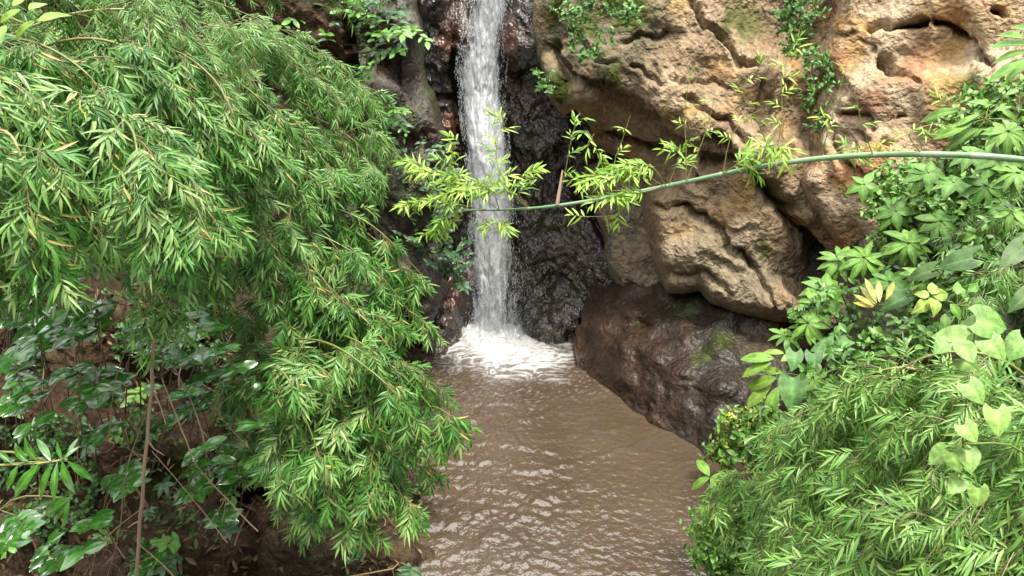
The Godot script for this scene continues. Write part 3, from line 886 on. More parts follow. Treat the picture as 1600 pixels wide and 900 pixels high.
# an arching bamboo culm with leafy side branches; the line is given in picture positions and distances
func bamboo(line: Array, branches: int, reach: float, kind: String, out: Vector3, label: String, group: String, size := 0.92, sprays_per := 12) -> void:
	var ctrl := []
	for q in line:
		ctrl.append(P(q[0], q[1], q[2]))
	var pts := curve(ctrl, 26)
	var base: Vector3 = pts[0]
	var t := thing("bamboo", label, "bamboo", base, group)
	var local := []
	for p in pts:
		local.append(p - base)
	var g := Geo.new()
	tube(g, local, 0.013 * size, 0.0028, 6, [Color(0.13, 0.15, 0.035), Color(0.22, 0.19, 0.07), Color(0.10, 0.14, 0.03)][rng.randi() % 3])
	part("culm", g.mesh(), M.culm, t)
	for b in branches:
		var f := lerpf(0.06, 1.0, (b + rng.randf() * 0.8) / branches)
		var idx := int(f * 24.0)
		var at: Vector3 = local[idx].lerp(local[idx + 1], f * 24.0 - idx)
		var tan: Vector3 = (local[idx + 1] - local[idx]).normalized()
		var dir := (tan * rng.randf_range(0.3, 0.9) + jit(1.0) * 0.8 + out * rng.randf_range(0.0, 0.7)).normalized()
		var len := reach * rng.randf_range(0.55, 1.15) * lerpf(1.0, 0.6, f)
		var bp := []
		for k in 7:
			var s := k / 6.0
			bp.append(at + dir * (len * s) - Vector3(0, 1, 0) * (len * 0.62 * s * s))
		g = Geo.new()
		tube(g, bp, 0.0042 * size, 0.0014, 4, Color(0.15, 0.14, 0.05))
		var br := part("branch", g.mesh(), M.culm, t)
		for k in sprays_per:
			var s := lerpf(0.18, 1.0, (k + rng.randf() * 0.7) / sprays_per)
			var q := int(minf(s * 6.0, 5.0))
			var here: Vector3 = bp[q].lerp(bp[q + 1], s * 6.0 - q)
			var bt: Vector3 = (bp[q + 1] - bp[q]).normalized()
			var side := bt.cross(out).normalized() * (1.0 if k % 2 == 0 else -1.0)
			var ax := (bt * 0.55 + side * rng.randf_range(0.2, 0.8) + Vector3(0, -0.62, 0) + out * rng.randf_range(-0.1, 0.35) + jit(0.28)).normalized()
			var nrm := (Vector3(0, 0.75, 0) + out * 0.75 + jit(0.5)).normalized()
			var sc := size * rng.randf_range(0.62, 1.18)
			var xf := frame(ax, nrm, sc, here + ax * 0.06 * sc)
			part("leaf_spray", SPRAY[kind][rng.randi() % SPRAY[kind].size()], M.leaf, br, xf)

# single leaves set round a stem
func leaf_part(t: Node3D, key: String, at: Vector3, dir: Vector3, up: Vector3, L: float, mat: Material) -> void:
	part("leaf", LEAF[key][rng.randi() % 4], mat, t, frame(dir, up, L, at))
func leafy_stem(t: Node3D, pts: Array, key: String, mat: Material, n: int, L: float, spread: float, from: float, up: Vector3, stem_r: float, stem_col: Color, opposite := false) -> void:
	var g := Geo.new()
	tube(g, pts, stem_r, stem_r * 0.45, 5, stem_col)
	part("stem", g.mesh(), M.bark, t)
	var m := pts.size() - 1
	for k in n:
		var f := lerpf(from, 1.0, float(k) / maxi(n - 1, 1))
		if opposite:
			f = lerpf(from, 1.0, float(k / 2) / maxi((n - 1) / 2, 1))
		var q: int = min(int(f * m), m - 1)
		var at: Vector3 = Vector3(pts[q]).lerp(pts[q + 1], f * m - q)
		var tan: Vector3 = (pts[q + 1] - pts[q]).normalized()
		var side := tan.cross(up).normalized() * (1.0 if k % 2 == 0 else -1.0)
		var a := spread * rng.randf_range(0.75, 1.2) * (0.25 if k == n - 1 else 1.0)
		var dir := (tan * cos(a) + side * sin(a) + jit(0.18)).normalized()
		leaf_part(t, key, at, dir, (up + jit(0.45)).normalized(), L * rng.randf_range(0.75, 1.15), mat)
# leaves whose base and tip are read off the photograph
func read_leaves(called: String, label: String, cat: String, root: Array, key: String, mat: Material, leaves: Array, up: Vector3, stem_col: Color, stem_r := 0.006, group := "") -> Node3D:
	var base := P(root[0], root[1], root[2])
	var t := thing(called, label, cat, base, group)
	var mean := Vector3.ZERO
	for q in leaves:
		mean += P(q[0], q[1], q[4])
	mean /= leaves.size()
	var hub := mean
	var g := Geo.new()
	tube(g, curve([Vector3.ZERO, (hub - base) * 0.5 + Vector3(0, 0.12, 0) * (hub - base).length(), hub - base - up * 0.04], 9), stem_r, stem_r * 0.7, 6, stem_col)
	part("stem", g.mesh(), M.bark, t)
	for q in leaves:
		var a := P(q[0], q[1], q[4])
		var nrm := (up + jit(0.22)).normalized()
		var r := ray(q[2], q[3])                        # the tip lies in the leaf's own plane
		var den := r.dot(nrm)
		var b := P(q[2], q[3], q[4] - 0.02)
		if absf(den) > 0.25:
			var hit := EYE + r * ((a - EYE).dot(nrm) / den)
			if hit.distance_to(a) < 1.7 * b.distance_to(a):
				b = hit
		leaf_part(t, key, a - base, (b - a).normalized(), nrm, a.distance_to(b) * (1.08 if key == "heart" else 1.0), mat)
		if a.distance_to(hub) > 0.03:
			var s := Geo.new()
			tube(s, curve([hub - base - up * 0.04, (hub + a) * 0.5 - base - up * 0.02, a - base], 6), stem_r * 0.55, stem_r * 0.4, 4, stem_col)
			part("petiole", s.mesh(), M.bark, t)
	return t
# leaves fanned round a point, like the fingers of a hand
func fan(t: Node3D, at: Vector3, key: String, mat: Material, n: int, L: float, nrm: Vector3, a0 := 0.0, sweep := TAU) -> void:
	var x := nrm.cross(Vector3(0.2, 0.3, 1)).normalized()
	var y := nrm.cross(x).normalized()
	for k in n:
		var a := a0 + sweep * (k + rng.randf_range(-0.2, 0.2)) / n
		var dir := (x * cos(a) + y * sin(a) - nrm * rng.randf_range(-0.1, 0.3)).normalized()
		leaf_part(t, key, at + dir * 0.01, dir, nrm, L * rng.randf_range(0.8, 1.1), mat)
# a mass of little leaves on trailing stems
func creeper(called: String, label: String, cat: String, area: Array, n: int, L: float, kind: String, cols: Array, up: Vector3, puff: float, mat: Material, group := "") -> void:
	# area: ellipses [px, py, rx, ry, d]
	var first: Array = area[0]
	var base := P(first[0], first[1], first[4])
	var t := thing(called, label, cat, base, group)
	var g := Geo.new()
	var st := Geo.new()
	var total := 0.0
	for e in area:
		total += e[2] * e[3]
	for e in area:
		var m := int(n * e[2] * e[3] / total)
		var k := 0
		while k < m:
			var a := rng.randf() * TAU
			var r := sqrt(rng.randf())
			var h := rng.randf()
			var root: Vector3 = P(e[0] + cos(a) * r * e[2], e[1] + sin(a) * r * e[3], e[4]) - base
			var tip := root + up * (puff * (0.25 + 0.75 * h) * (1.1 - r * 0.6)) + jit(L * 1.6)
			tube(st, [root, root.lerp(tip, 0.5) + jit(L * 0.4), tip], L * 0.035, L * 0.02, 3, Color(0.10, 0.12, 0.03))
			for j in 6:
				var f := 0.3 + 0.7 * j / 5.0
				var dir := ((tip - root).normalized() * 0.4 + jit(1.0)).normalized()
				blade(g, root.lerp(tip, f), dir, (up + jit(0.6)).normalized(), L * rng.randf_range(0.6, 1.15), L * 0.5, kind, 0.3, 0.3, vary(cols[rng.randi() % cols.size()], 0.22), 4, 1)
				k += 1
	part("stems", st.mesh(), M.bark, t).set_meta("kind", "stuff")
	part("foliage", g.mesh(), mat, t).set_meta("kind", "stuff")

func plumes(L: Array, branches: int, reach: float, out: Vector3, label: String, group: String) -> void:
	bamboo(L, branches, reach, "green", out, label, group)
	if rng.randf() < 0.6:
		var off := Vector2(rng.randf_range(-45, 45), rng.randf_range(-30, 40))
		var dd := rng.randf_range(-0.35, 0.5)
		var J := []
		for q in L:
			J.append([q[0] + off.x * (0.4 if q == L[0] else 1.0), q[1] + off.y, q[2] + dd])
		bamboo(J, branches - 3, reach * rng.randf_range(0.75, 1.1), "green", out, label, group)
func build_left_bamboo() -> void:
	var out := Vector3(0.42, 0.55, 0.72)
	var grp := "bamboo of the thicket hanging over the pool"
	var lab := "arching bamboo with drooping narrow green leaves in the thicket over the pool"
	var up_lab := "pale bamboo arching along the crest of the thicket beside the grey outcrop"
	var low_lab := "bamboo hanging lowest over the muddy pool with leaves in drooping chevrons"
	var mid_lab := "bamboo drooping down the dark earth bank behind the dry stick"
	# crest of the thicket
	for L in [
		[[-120, 60, 6.6], [60, -10, 6.2], [300, -5, 6.6], [470, 60, 7.2]],
		[[-120, 120, 6.2], [120, 20, 5.8], [330, 40, 6.2], [480, 120, 6.8]],
		[[-60, 160, 6.0], [200, 60, 5.8], [420, 80, 6.6], [560, 170, 7.2]],
		[[150, 260, 7.2], [320, 80, 6.8], [470, 70, 7.2], [590, 190, 7.4]],
		[[150, 300, 7.4], [380, 120, 7.2], [520, 130, 7.4], [600, 240, 7.2]],
		[[-120, 20, 5.2], [40, -40, 4.9], [200, -20, 5.2], [330, 60, 5.4]],
		[[200, 340, 7.4], [420, 190, 7.0], [540, 210, 7.0], [610, 300, 6.9]]]:
		bamboo(L, 17, rng.randf_range(0.5, 0.75), "fine", out, up_lab, "pale bamboo along the crest of the thicket")
	# culms that arch over the bank above the crest
	for k in 7:
		var x := -160.0 + k * 70.0
		bamboo([[x - 160, 60, 8.4], [x - 20, -110, 7.9], [x + 150, -150, 7.7], [x + 300, -90, 8.0]], 12, 0.8, "fine", out, "bamboo arching over the earth bank behind the crest of the thicket", "bamboo arching over the bank behind the crest", 1.1)
	# face of the thicket
	for L in [
		[[-140, 130, 5.0], [0, 60, 4.6], [130, 110, 4.5], [200, 230, 4.4]],
		[[-140, 200, 4.6], [-20, 120, 4.2], [70, 190, 4.1], [100, 330, 4.1]],
		[[-100, 260, 4.4], [-20, 210, 4.0], [20, 290, 3.9], [30, 390, 3.9]],
		[[-60, 120, 5.4], [130, 60, 5.0], [260, 120, 4.9], [330, 260, 4.8]],
		[[0, 160, 5.8], [200, 90, 5.4], [330, 140, 5.4], [400, 290, 5.3]],
		[[60, 220, 6.4], [280, 110, 6.0], [420, 170, 6.0], [480, 320, 5.9]],
		[[100, 260, 6.6], [340, 160, 6.4], [480, 220, 6.3], [550, 340, 6.2]],
		[[-100, 250, 4.8], [80, 180, 4.5], [170, 240, 4.4], [200, 360, 4.3]],
		[[-40, 300, 5.4], [160, 200, 5.0], [280, 260, 4.9], [320, 360, 4.9]],
		[[40, 330, 6.0], [260, 230, 5.6], [370, 280, 5.5], [420, 400, 5.5]]]:
		plumes(L, 15, rng.randf_range(0.30, 0.46), out, lab, grp)
	# the tuft in front of the dry stick
	bamboo([[120, 160, 4.6], [205, 200, 4.2], [215, 330, 3.95], [240, 480, 3.95]], 19, 0.40, "green", out, "bamboo tip hanging in a tapering tuft in front of the dry stick", "", 0.95, 9)
	bamboo([[150, 190, 4.6], [240, 230, 4.2], [290, 300, 4.05], [320, 360, 4.05]], 12, 0.36, "green", out, "short bamboo tip hanging beside the tapering tuft", "", 0.95, 8)
	# middle and low masses over the pool
	for L in [
		[[220, 380, 7.4], [400, 310, 6.4], [560, 340, 6.2], [660, 430, 6.2]],
		[[260, 420, 7.2], [430, 360, 6.0], [560, 400, 5.8], [650, 500, 5.8]],
		[[240, 420, 7.0], [400, 370, 5.8], [500, 430, 5.5], [570, 560, 5.4]],
		[[230, 460, 7.2], [380, 390, 5.8], [440, 460, 5.5], [470, 600, 5.4]],
		[[300, 480, 7.4], [450, 440, 5.8], [560, 490, 5.4], [650, 600, 5.3]],
		[[320, 500, 7.4], [460, 470, 5.8], [540, 530, 5.4], [600, 660, 5.3]]]:
		plumes(L, 14, rng.randf_range(0.30, 0.46), out, mid_lab, "bamboo drooping down the earth bank")
	for L in [
		[[360, 560, 7.6], [500, 520, 5.6], [610, 570, 5.1], [700, 670, 5.0]],
		[[360, 580, 7.6], [480, 550, 5.6], [590, 610, 5.1], [670, 730, 5.0]],
		[[350, 600, 7.6], [460, 560, 5.4], [540, 630, 5.0], [600, 770, 4.9]],
		[[340, 600, 7.6], [430, 560, 5.4], [480, 630, 5.0], [520, 740, 4.9]],
		[[380, 660, 7.4], [500, 640, 5.2], [580, 700, 4.9], [640, 800, 4.8]],
		[[370, 680, 7.2], [460, 660, 5.2], [510, 720, 4.9], [540, 820, 4.8]],
		[[350, 680, 7.2], [430, 670, 5.2], [460, 730, 4.9], [480, 810, 4.8]]]:
		plumes(L, 13, rng.randf_range(0.28, 0.42), out, low_lab, "bamboo hanging lowest over the pool")
	print("left bamboo")

func build_right_bamboo() -> void:
	var out := Vector3(-0.5, 0.62, 0.6)
	var lab := "low bamboo sprawling over the overgrown bank in front of the heart leaves"
	for L in [
		[[1660, 640, 4.4], [1560, 560, 4.2], [1440, 560, 4.3], [1330, 640, 4.6]],
		[[1560, 680, 4.9], [1440, 580, 4.6], [1330, 600, 4.8], [1240, 680, 5.2]],
		[[1500, 720, 5.0], [1380, 640, 4.8], [1280, 690, 5.0], [1190, 780, 5.4]],
		[[1560, 760, 4.4], [1460, 660, 4.2], [1370, 700, 4.3], [1290, 800, 4.5]],
		[[1660, 760, 3.9], [1580, 660, 3.8], [1480, 680, 3.8], [1400, 780, 3.9]],
		[[1480, 800, 4.7], [1360, 720, 4.5], [1260, 770, 4.7], [1180, 860, 5.0]],
		[[1560, 860, 4.0], [1450, 760, 3.9], [1350, 800, 4.0], [1270, 890, 4.2]],
		[[1660, 880, 3.6], [1580, 780, 3.5], [1490, 800, 3.5], [1410, 890, 3.6]],
		[[1500, 960, 3.9], [1400, 860, 3.8], [1300, 890, 3.9], [1220, 960, 4.1]],
		[[1700, 980, 3.3], [1640, 860, 3.2], [1560, 870, 3.2], [1500, 960, 3.2]],
		[[1720, 800, 3.5], [1660, 700, 3.4], [1610, 720, 3.4], [1580, 800, 3.4]]]:
		bamboo(L, 15, 0.48, "pale", out, lab, "low bamboo on the overgrown bank", 0.95, 10)
	for L in [
		[[1700, 420, 6.4], [1620, 340, 6.2], [1540, 350, 6.2], [1480, 410, 6.3]],
		[[1700, 380, 6.8], [1640, 300, 6.6], [1580, 310, 6.6], [1530, 370, 6.6]],
		[[1700, 480, 5.4], [1620, 420, 5.2], [1560, 430, 5.1], [1520, 480, 5.1]]]:
		bamboo(L, 11, 0.42, "fine", out, "tuft of fine bamboo under the long pole on the overgrown bank", "tufts of fine bamboo under the pole", 0.9, 8)
	bamboo([[1340, 880, 6.6], [1240, 770, 6.2], [1160, 740, 6.2], [1110, 800, 6.3]], 13, 0.42, "pale", out, "pale bamboo leaning from the bank over the near edge of the pool", "", 0.95, 9)
	print("right bamboo")

func build_pole() -> void:
	var ctrl := []
	for q in [[1900, 420, 4.5], [1760, 285, 4.8], [1600, 250, 5.1], [1440, 241, 5.4], [1300, 246, 5.7], [1180, 262, 6.0], [1050, 289, 6.3], [960, 307, 6.5], [880, 320, 6.7], [820, 326, 6.85], [740, 328, 7.05], [640, 318, 7.3]]:
		ctrl.append(P(q[0], q[1], q[2]))
	var base: Vector3 = ctrl[0]
	var t := thing("bamboo_pole", "long green bamboo pole leaning across the gorge in front of the waterfall", "bamboo", base)
	var rad := [0.027, 0.025, 0.0225, 0.021, 0.0205, 0.0195, 0.018, 0.016, 0.0145, 0.012, 0.006, 0.002]
	var pts := curve(ctrl, 111)
	var node_x := [1690.0, 1610.0, 1525.0, 1441.0, 1364.0, 1284.0, 1208.0, 1130.0, 1052.0, 985.0, 926.0, 872.0, 824.0, 780.0, 740.0, 700.0]
	var joint := [base]
	for x in node_x:                                    # culm split at its joints
		var best: Vector3 = pts[0]
		var bd := 1e9
		for p: Vector3 in pts:
			var e := p - EYE
			var px := 800.0 + F * e.x / (-e.z * cos(PITCH) - e.y * sin(PITCH))
			if absf(px - x) < bd:
				bd = absf(px - x)
				best = p
		joint.append(best)
	var seg := 0
	var run := []
	for k in pts.size():
		run.append(pts[k])
		if k == pts.size() - 1 or (seg + 1 < joint.size() and pts[k] == joint[seg + 1]):
			if run.size() > 1:
				var g := Geo.new()
				var loc := []
				for p in run:
					loc.append(p - base)
				var f0 := float(k - run.size() + 1) / 110.0 * 11.0
				var f1 := float(k) / 110.0 * 11.0
				var r0 := lerpf(rad[int(f0)], rad[mini(int(f0) + 1, 11)], f0 - int(f0))
				var r1 := lerpf(rad[int(f1)], rad[mini(int(f1) + 1, 11)], f1 - int(f1))
				var c := vary(Color(0.085, 0.20, 0.060), 0.15).lerp(Color(0.17, 0.26, 0.15), rng.randf_range(0.0, 0.7))
				var c2 := Color(0.23, 0.31, 0.22)
				tube(g, loc, r0, r1, 14, c, c2 if rng.randf() < 0.5 else c)
				part("culm_segment", g.mesh(), M.culm, t)
				if k < pts.size() - 1:
					var tn: Vector3 = (pts[k + 1] - pts[k - 1]).normalized()
					var c0: Vector3 = pts[k] - base
					g = Geo.new()
					tube(g, [c0 - tn * 0.010, c0 - tn * 0.006, c0, c0 + tn * 0.005, c0 + tn * 0.009], r1 * 1.02, r1 * 1.02, 14, Color(0.24, 0.27, 0.16))
					for v in range(14, 56):
						var q := g.v[v] - (c0 + tn * (g.v[v] - c0).dot(tn))
						g.v[v] += q * (0.20 if v >= 28 and v < 42 else 0.12)
					part("joint_ring", g.mesh(), M.culm, t)
			run = [pts[k]]
			if seg + 1 < joint.size() and pts[k] == joint[seg + 1]:
				seg += 1
	# twigs: picture positions from the culm outwards, distance, number of sprays
	var twigs := [
		[[872, 318, 6.7], [884, 265, 6.65], [893, 215, 6.6], [907, 172, 6.55], 9], [[893, 215, 6.6], [918, 205, 6.6], [935, 245, 6.6], [948, 280, 6.6], 5], [[985, 302, 6.4], [960, 262, 6.4], [972, 220, 6.4], [985, 180, 6.4], 4],
		[[1035, 290, 6.3], [1000, 270, 6.2], [960, 270, 6.2], [900, 278, 6.2], 16], [[1040, 290, 6.3], [1020, 262, 6.2], [985, 256, 6.2], [950, 262, 6.25], 14], [[1045, 289, 6.3], [1055, 262, 6.3], [1062, 240, 6.3], [1052, 228, 6.3], 5], [[1035, 291, 6.3], [1005, 300, 6.2], [975, 300, 6.2], [930, 310, 6.2], 9],
		[[1072, 284, 6.2], [1072, 230, 6.2], [1070, 180, 6.2], [1078, 108, 6.2], 8], [[1072, 284, 6.2], [1090, 240, 6.2], [1108, 190, 6.2], [1118, 140, 6.2], 7], [[985, 303, 6.4], [970, 330, 6.4], [950, 338, 6.4], [905, 338, 6.4], 3],
		[[1130, 271, 6.1], [1150, 258, 6.0], [1160, 248, 6.0], [1180, 262, 6.0], 9], [[1208, 258, 5.95], [1190, 235, 5.9], [1215, 225, 5.9], [1240, 240, 5.9], 9], [[1208, 258, 5.95], [1222, 190, 5.9], [1222, 120, 5.9], [1245, 55, 5.9], 13], [[1208, 258, 5.95], [1185, 190, 5.9], [1160, 140, 5.9], [1195, 95, 5.9], 9], [[1130, 271, 6.1], [1140, 220, 6.1], [1160, 190, 6.1], [1190, 170, 6.1], 5],
		[[1284, 247, 5.75], [1292, 210, 5.7], [1300, 180, 5.7], [1330, 75, 5.7], 6], [[1284, 247, 5.75], [1320, 235, 5.7], [1345, 228, 5.7], [1395, 215, 5.7], 5], [[1364, 242, 5.55], [1352, 210, 5.5], [1343, 180, 5.5], [1338, 150, 5.5], 4], [[1441, 241, 5.4], [1440, 215, 5.4], [1460, 190, 5.4], [1490, 95, 5.4], 6], [[1441, 241, 5.4], [1420, 212, 5.4], [1435, 200, 5.4], [1475, 190, 5.4], 8],
		[[824, 325, 6.85], [790, 290, 6.8], [775, 240, 6.8], [788, 180, 6.8], 9], [[824, 325, 6.85], [800, 300, 6.8], [760, 290, 6.8], [700, 300, 6.8], 13], [[780, 328, 6.95], [740, 300, 6.9], [700, 270, 6.9], [715, 215, 6.9], 13], [[760, 328, 7.0], [720, 320, 6.9], [680, 310, 6.9], [630, 318, 6.9], 16], [[740, 328, 7.05], [700, 335, 6.9], [690, 350, 6.9], [670, 360, 6.9], 12],
		[[780, 328, 6.95], [770, 300, 6.9], [740, 280, 6.9], [650, 262, 6.9], 14], [[700, 325, 7.15], [670, 290, 7.1], [660, 260, 7.1], [640, 250, 7.1], 9], [[824, 325, 6.85], [810, 300, 6.8], [815, 275, 6.8], [830, 265, 6.8], 5], [[740, 328, 7.05], [760, 345, 6.9], [775, 350, 6.9], [790, 345, 6.9], 6]]
	for w in twigs:
		var line := []
		for k in 4:
			line.append(P(w[k][0], w[k][1], w[k][2]) - base)
		var cp := curve(line, 10)
		var g := Geo.new()
		tube(g, cp, 0.0048, 0.0015, 5, Color(0.20, 0.19, 0.07), Color(0.17, 0.24, 0.06))
		var br := part("branch", g.mesh(), M.culm, t)
		var thin: bool = w[3][1] < 200 and w[0][0] > 850
		var many := int(w[4] * (0.6 if thin else 1.4))
		for k in many:
			var s := lerpf(0.3, 1.0, (k + rng.randf() * 0.6) / many)
			var q := int(minf(s * 9.0, 8.0))
			var here: Vector3 = Vector3(cp[q]).lerp(cp[q + 1], s * 9.0 - q)
			var bt: Vector3 = (cp[q + 1] - cp[q]).normalized()
			var ax := (bt * 0.5 + Vector3(rng.randf_range(-0.9, 0.9), rng.randf_range(-0.45, 0.15), rng.randf_range(-0.5, 0.7))).normalized()
			part("leaf_spray", SPRAY.lime[rng.randi() % 6], M.leaf_lime, br, frame(ax, (Vector3(0, 0.8, 0.6) + jit(0.5)).normalized(), rng.randf_range(0.75, 1.1) * (0.72 if thin else 1.0), here))
	var sh := Geo.new()
	var a := P(871, 318, 6.69) - base
	var b := P(879, 266, 6.64) - base
	tube(sh, [a, a.lerp(b, 0.5), b], 0.018, 0.007, 7, Color(0.62, 0.40, 0.35))
	part("sheath", sh.mesh(), M.bark, t)
	for x in [[824.0, 325.0, 6.85], [985.0, 303.0, 6.42]]:
		for k in 6:
			var c0 := P(x[0], x[1], x[2]) - base
			sh = Geo.new()
			tube(sh, [c0, c0 + Vector3(rng.randf_range(-0.09, 0.03), rng.randf_range(0.02, 0.12), rng.randf_range(-0.04, 0.06))], 0.003, 0.001, 4, Color(0.32, 0.20, 0.08))
			part("dry_root", sh.mesh(), M.bark, t)

func build_left_plants() -> void:
	var up := Vector3(0.25, 0.8, 0.6)
	var sky_up := Vector3(0.1, 0.75, 0.65)
	read_leaves("broadleaf_plant", "pale broad leaves poking out on top of the bamboo thicket", "plant", [-40, 120, 3.4], "lime_lance", M.leaf_matte, [[58, 34, 108, 10, 2.7], [55, 33, 10, 54, 2.7], [32, 15, -8, 30, 2.75], [45, 16, 74, -6, 2.75], [20, 10, 40, -14, 2.75], [10, 40, -20, 70, 2.8]], sky_up, Color(0.12, 0.16, 0.05))
	var t := read_leaves("ginger_plant", "long glossy lance leaves in two rows on a stem in front of the dark bank", "plant", [-60, 740, 3.5], "ginger", M.leaf_glossy, [[45, 722, 6, 690, 3.2], [62, 722, 20, 682, 3.22], [80, 720, 56, 681, 3.2], [98, 718, 80, 688, 3.2], [100, 716, 122, 694, 3.2], [105, 716, 116, 680, 3.25], [60, 725, 8, 782, 3.2], [65, 725, 25, 770, 3.22], [80, 724, 56, 784, 3.2], [90, 722, 78, 786, 3.2], [97, 720, 108, 778, 3.2], [105, 720, 146, 753, 3.2], [30, 724, 2, 770, 3.22], [20, 724, -10, 700, 3.2]], Vector3(0.1, 0.55, 0.83), Color(0.16, 0.17, 0.06), 0.008)
	var base := t.position
	var g := Geo.new()
	tube(g, [P(-60, 728, 3.25) - base, P(20, 726, 3.22) - base, P(60, 724, 3.21) - base, P(106, 718, 3.21) - base], 0.006, 0.003, 6, Color(0.25, 0.26, 0.09))
	part("leaf_stalk", g.mesh(), M.bark, t)
	read_leaves("ginger_plant", "small fan of lance leaves hanging below the two rowed leaf stalk", "plant", [-40, 860, 3.9], "ginger", M.leaf_glossy, [[108, 778, 62, 812, 3.3], [108, 779, 73, 822, 3.3], [109, 779, 96, 824, 3.3], [106, 777, 72, 788, 3.32], [107, 778, 58, 800, 3.34]], Vector3(0.1, 0.6, 0.8), Color(0.16, 0.17, 0.06))
	# glossy oval-leaved shrubs: root, tip, leaves
	var sp := [[40, 480, 60, 385, 7], [90, 560, 118, 425, 8], [30, 600, 65, 490, 9], [120, 620, 140, 490, 9], [150, 640, 115, 520, 7], [220, 640, 238, 525, 6], [260, 640, 300, 560, 9], [280, 660, 350, 545, 10], [180, 700, 150, 585, 7], [210, 720, 145, 605, 6], [300, 720, 300, 640, 9], [230, 760, 315, 630, 8], [130, 760, 165, 680, 7], [160, 820, 200, 745, 8], [330, 820, 330, 720, 10], [340, 860, 375, 740, 9], [270, 830, 310, 770, 8], [150, 920, 130, 865, 8], [60, 930, 95, 880, 6], [200, 960, 240, 885, 6], [350, 900, 345, 800, 8], [20, 650, 20, 400, 7], [90, 680, 60, 520, 7], [380, 640, 405, 570, 7], [250, 560, 285, 490, 6], [130, 690, 130, 630, 7], [100, 640, 190, 600, 7], [420, 760, 400, 660, 7], [-20, 560, 15, 470, 8], [-10, 640, 20, 560, 8], [10, 720, 30, 630, 8], [-30, 500, 10, 420, 8], [60, 760, 50, 660, 7], [20, 860, 40, 830, 8]]
	for k in sp.size() * 2:
		var q: Array = sp[k % sp.size()].duplicate()
		if k >= sp.size():
			for j in 4:
				q[j] += rng.randf_range(-45, 45)
		var d0 := depth_of(left_ctrl, q[0], q[1])
		var d1 := minf(d0 - 0.6, rng.randf_range(4.4, 5.6))
		var a := P(q[0], q[1], d0 + 0.1)
		var b := P(q[2], q[3], d1)
		var where := "on the earth bank under the bamboo"
		if absf(q[2] - 235.0) < 70.0:
			where = "close beside the upright dry stick"
		elif q[2] < 150.0 and q[3] > 560.0:
			where = "on the bank behind the long lance leaves"
		elif q[2] < 180.0:
			where = "in the dark hollow under the bamboo thicket"
		elif q[3] > 680.0:
			where = "low on the bare earth among thin dead twigs"
		var o := thing("glossy_shrub", "dark glossy oval leaved shrub " + where, "shrub", a, "glossy shrubs " + where)
		var pts := curve([Vector3.ZERO, (b - a) * 0.55 + Vector3(0, 0.25, 0), b - a], 9)
		leafy_stem(o, pts, "glossy", M.leaf_glossy, q[4] + 3, rng.randf_range(0.15, 0.20), 0.95, 0.62, up, 0.008, Color(0.11, 0.085, 0.05))
	var cover := []
	for k in 34:
		var px := rng.randf_range(-20, 640)
		var py := rng.randf_range(400, 890)
		cover.append([px, py, rng.randf_range(25, 55), rng.randf_range(18, 40), depth_of(left_ctrl, px, py) - 0.05])
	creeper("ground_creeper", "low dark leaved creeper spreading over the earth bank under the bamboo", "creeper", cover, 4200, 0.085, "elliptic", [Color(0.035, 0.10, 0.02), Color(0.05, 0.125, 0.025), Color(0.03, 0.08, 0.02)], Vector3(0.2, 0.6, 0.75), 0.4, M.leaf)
	# little herbs and ferns on the bank
	for k in 46:
		var px := rng.randf_range(10, 660)
		var py := rng.randf_range(430, 890)
		var a := P(px, py, depth_of(left_ctrl, px, py) + 0.08)
		var o := thing("seedling", "small leafy seedling growing on the dark earth bank", "plant", a, "seedlings on the earth bank")
		var tip := Vector3(rng.randf_range(-0.1, 0.3), rng.randf_range(0.15, 0.4), rng.randf_range(0.25, 0.6))
		leafy_stem(o, curve([Vector3.ZERO, tip * 0.6 + Vector3(0, 0.08, 0), tip], 6), ["dull", "dark_green", "dull"][rng.randi() % 3], M.leaf, rng.randi_range(8, 13), rng.randf_range(0.09, 0.17), 1.0, 0.25, up, 0.004, Color(0.10, 0.10, 0.04))
	# sticks
	var sticks := [["dry_stick", "upright dry brown stick standing on the earth bank", [[240, 500, 4.7], [238, 600, 4.75], [230, 700, 4.8], [222, 790, 4.85], [212, 905, 5.0]], 0.0145, Color(0.27, 0.20, 0.14)]]
	var tw := [[[236, 705, 4.75], [290, 765, 4.7], [358, 848, 4.7]], [[250, 590, 4.8], [290, 690, 4.7], [318, 740, 4.7], [400, 830, 4.8]], [[262, 560, 4.9], [310, 650, 4.8], [330, 745, 4.7]], [[205, 520, 4.6], [180, 600, 4.6], [172, 690, 4.6]], [[232, 640, 4.7], [195, 740, 4.6], [188, 830, 4.6], [170, 900, 4.7]], [[300, 600, 5.2], [350, 660, 5.1], [400, 720, 5.0], [440, 800, 5.0]], [[0, 520, 5.6], [40, 490, 5.5], [90, 470, 5.5]], [[20, 440, 5.8], [60, 520, 5.6], [60, 660, 5.8]], [[130, 520, 5.2], [125, 640, 5.1], [120, 760, 5.2]], [[218, 850, 4.8], [260, 890, 4.7], [290, 930, 4.7]], [[230, 790, 4.8], [160, 850, 4.7], [140, 920, 4.8]], [[330, 480, 5.6], [380, 620, 5.4], [430, 700, 5.4]], [[400, 700, 5.6], [450, 800, 5.4], [490, 860, 5.4]], [[150, 450, 5.4], [160, 540, 5.2], [150, 640, 5.2]]]
	for s in sticks:
		add_stick(s[0], s[1], s[2], s[3], s[4], "")
	for w in tw:
		add_stick("dead_twig", "thin tan dead twig hanging in front of the earth bank", w, rng.randf_range(0.003, 0.006), vary(Color(0.20, 0.15, 0.09), 0.3), "thin dead twigs over the earth bank")
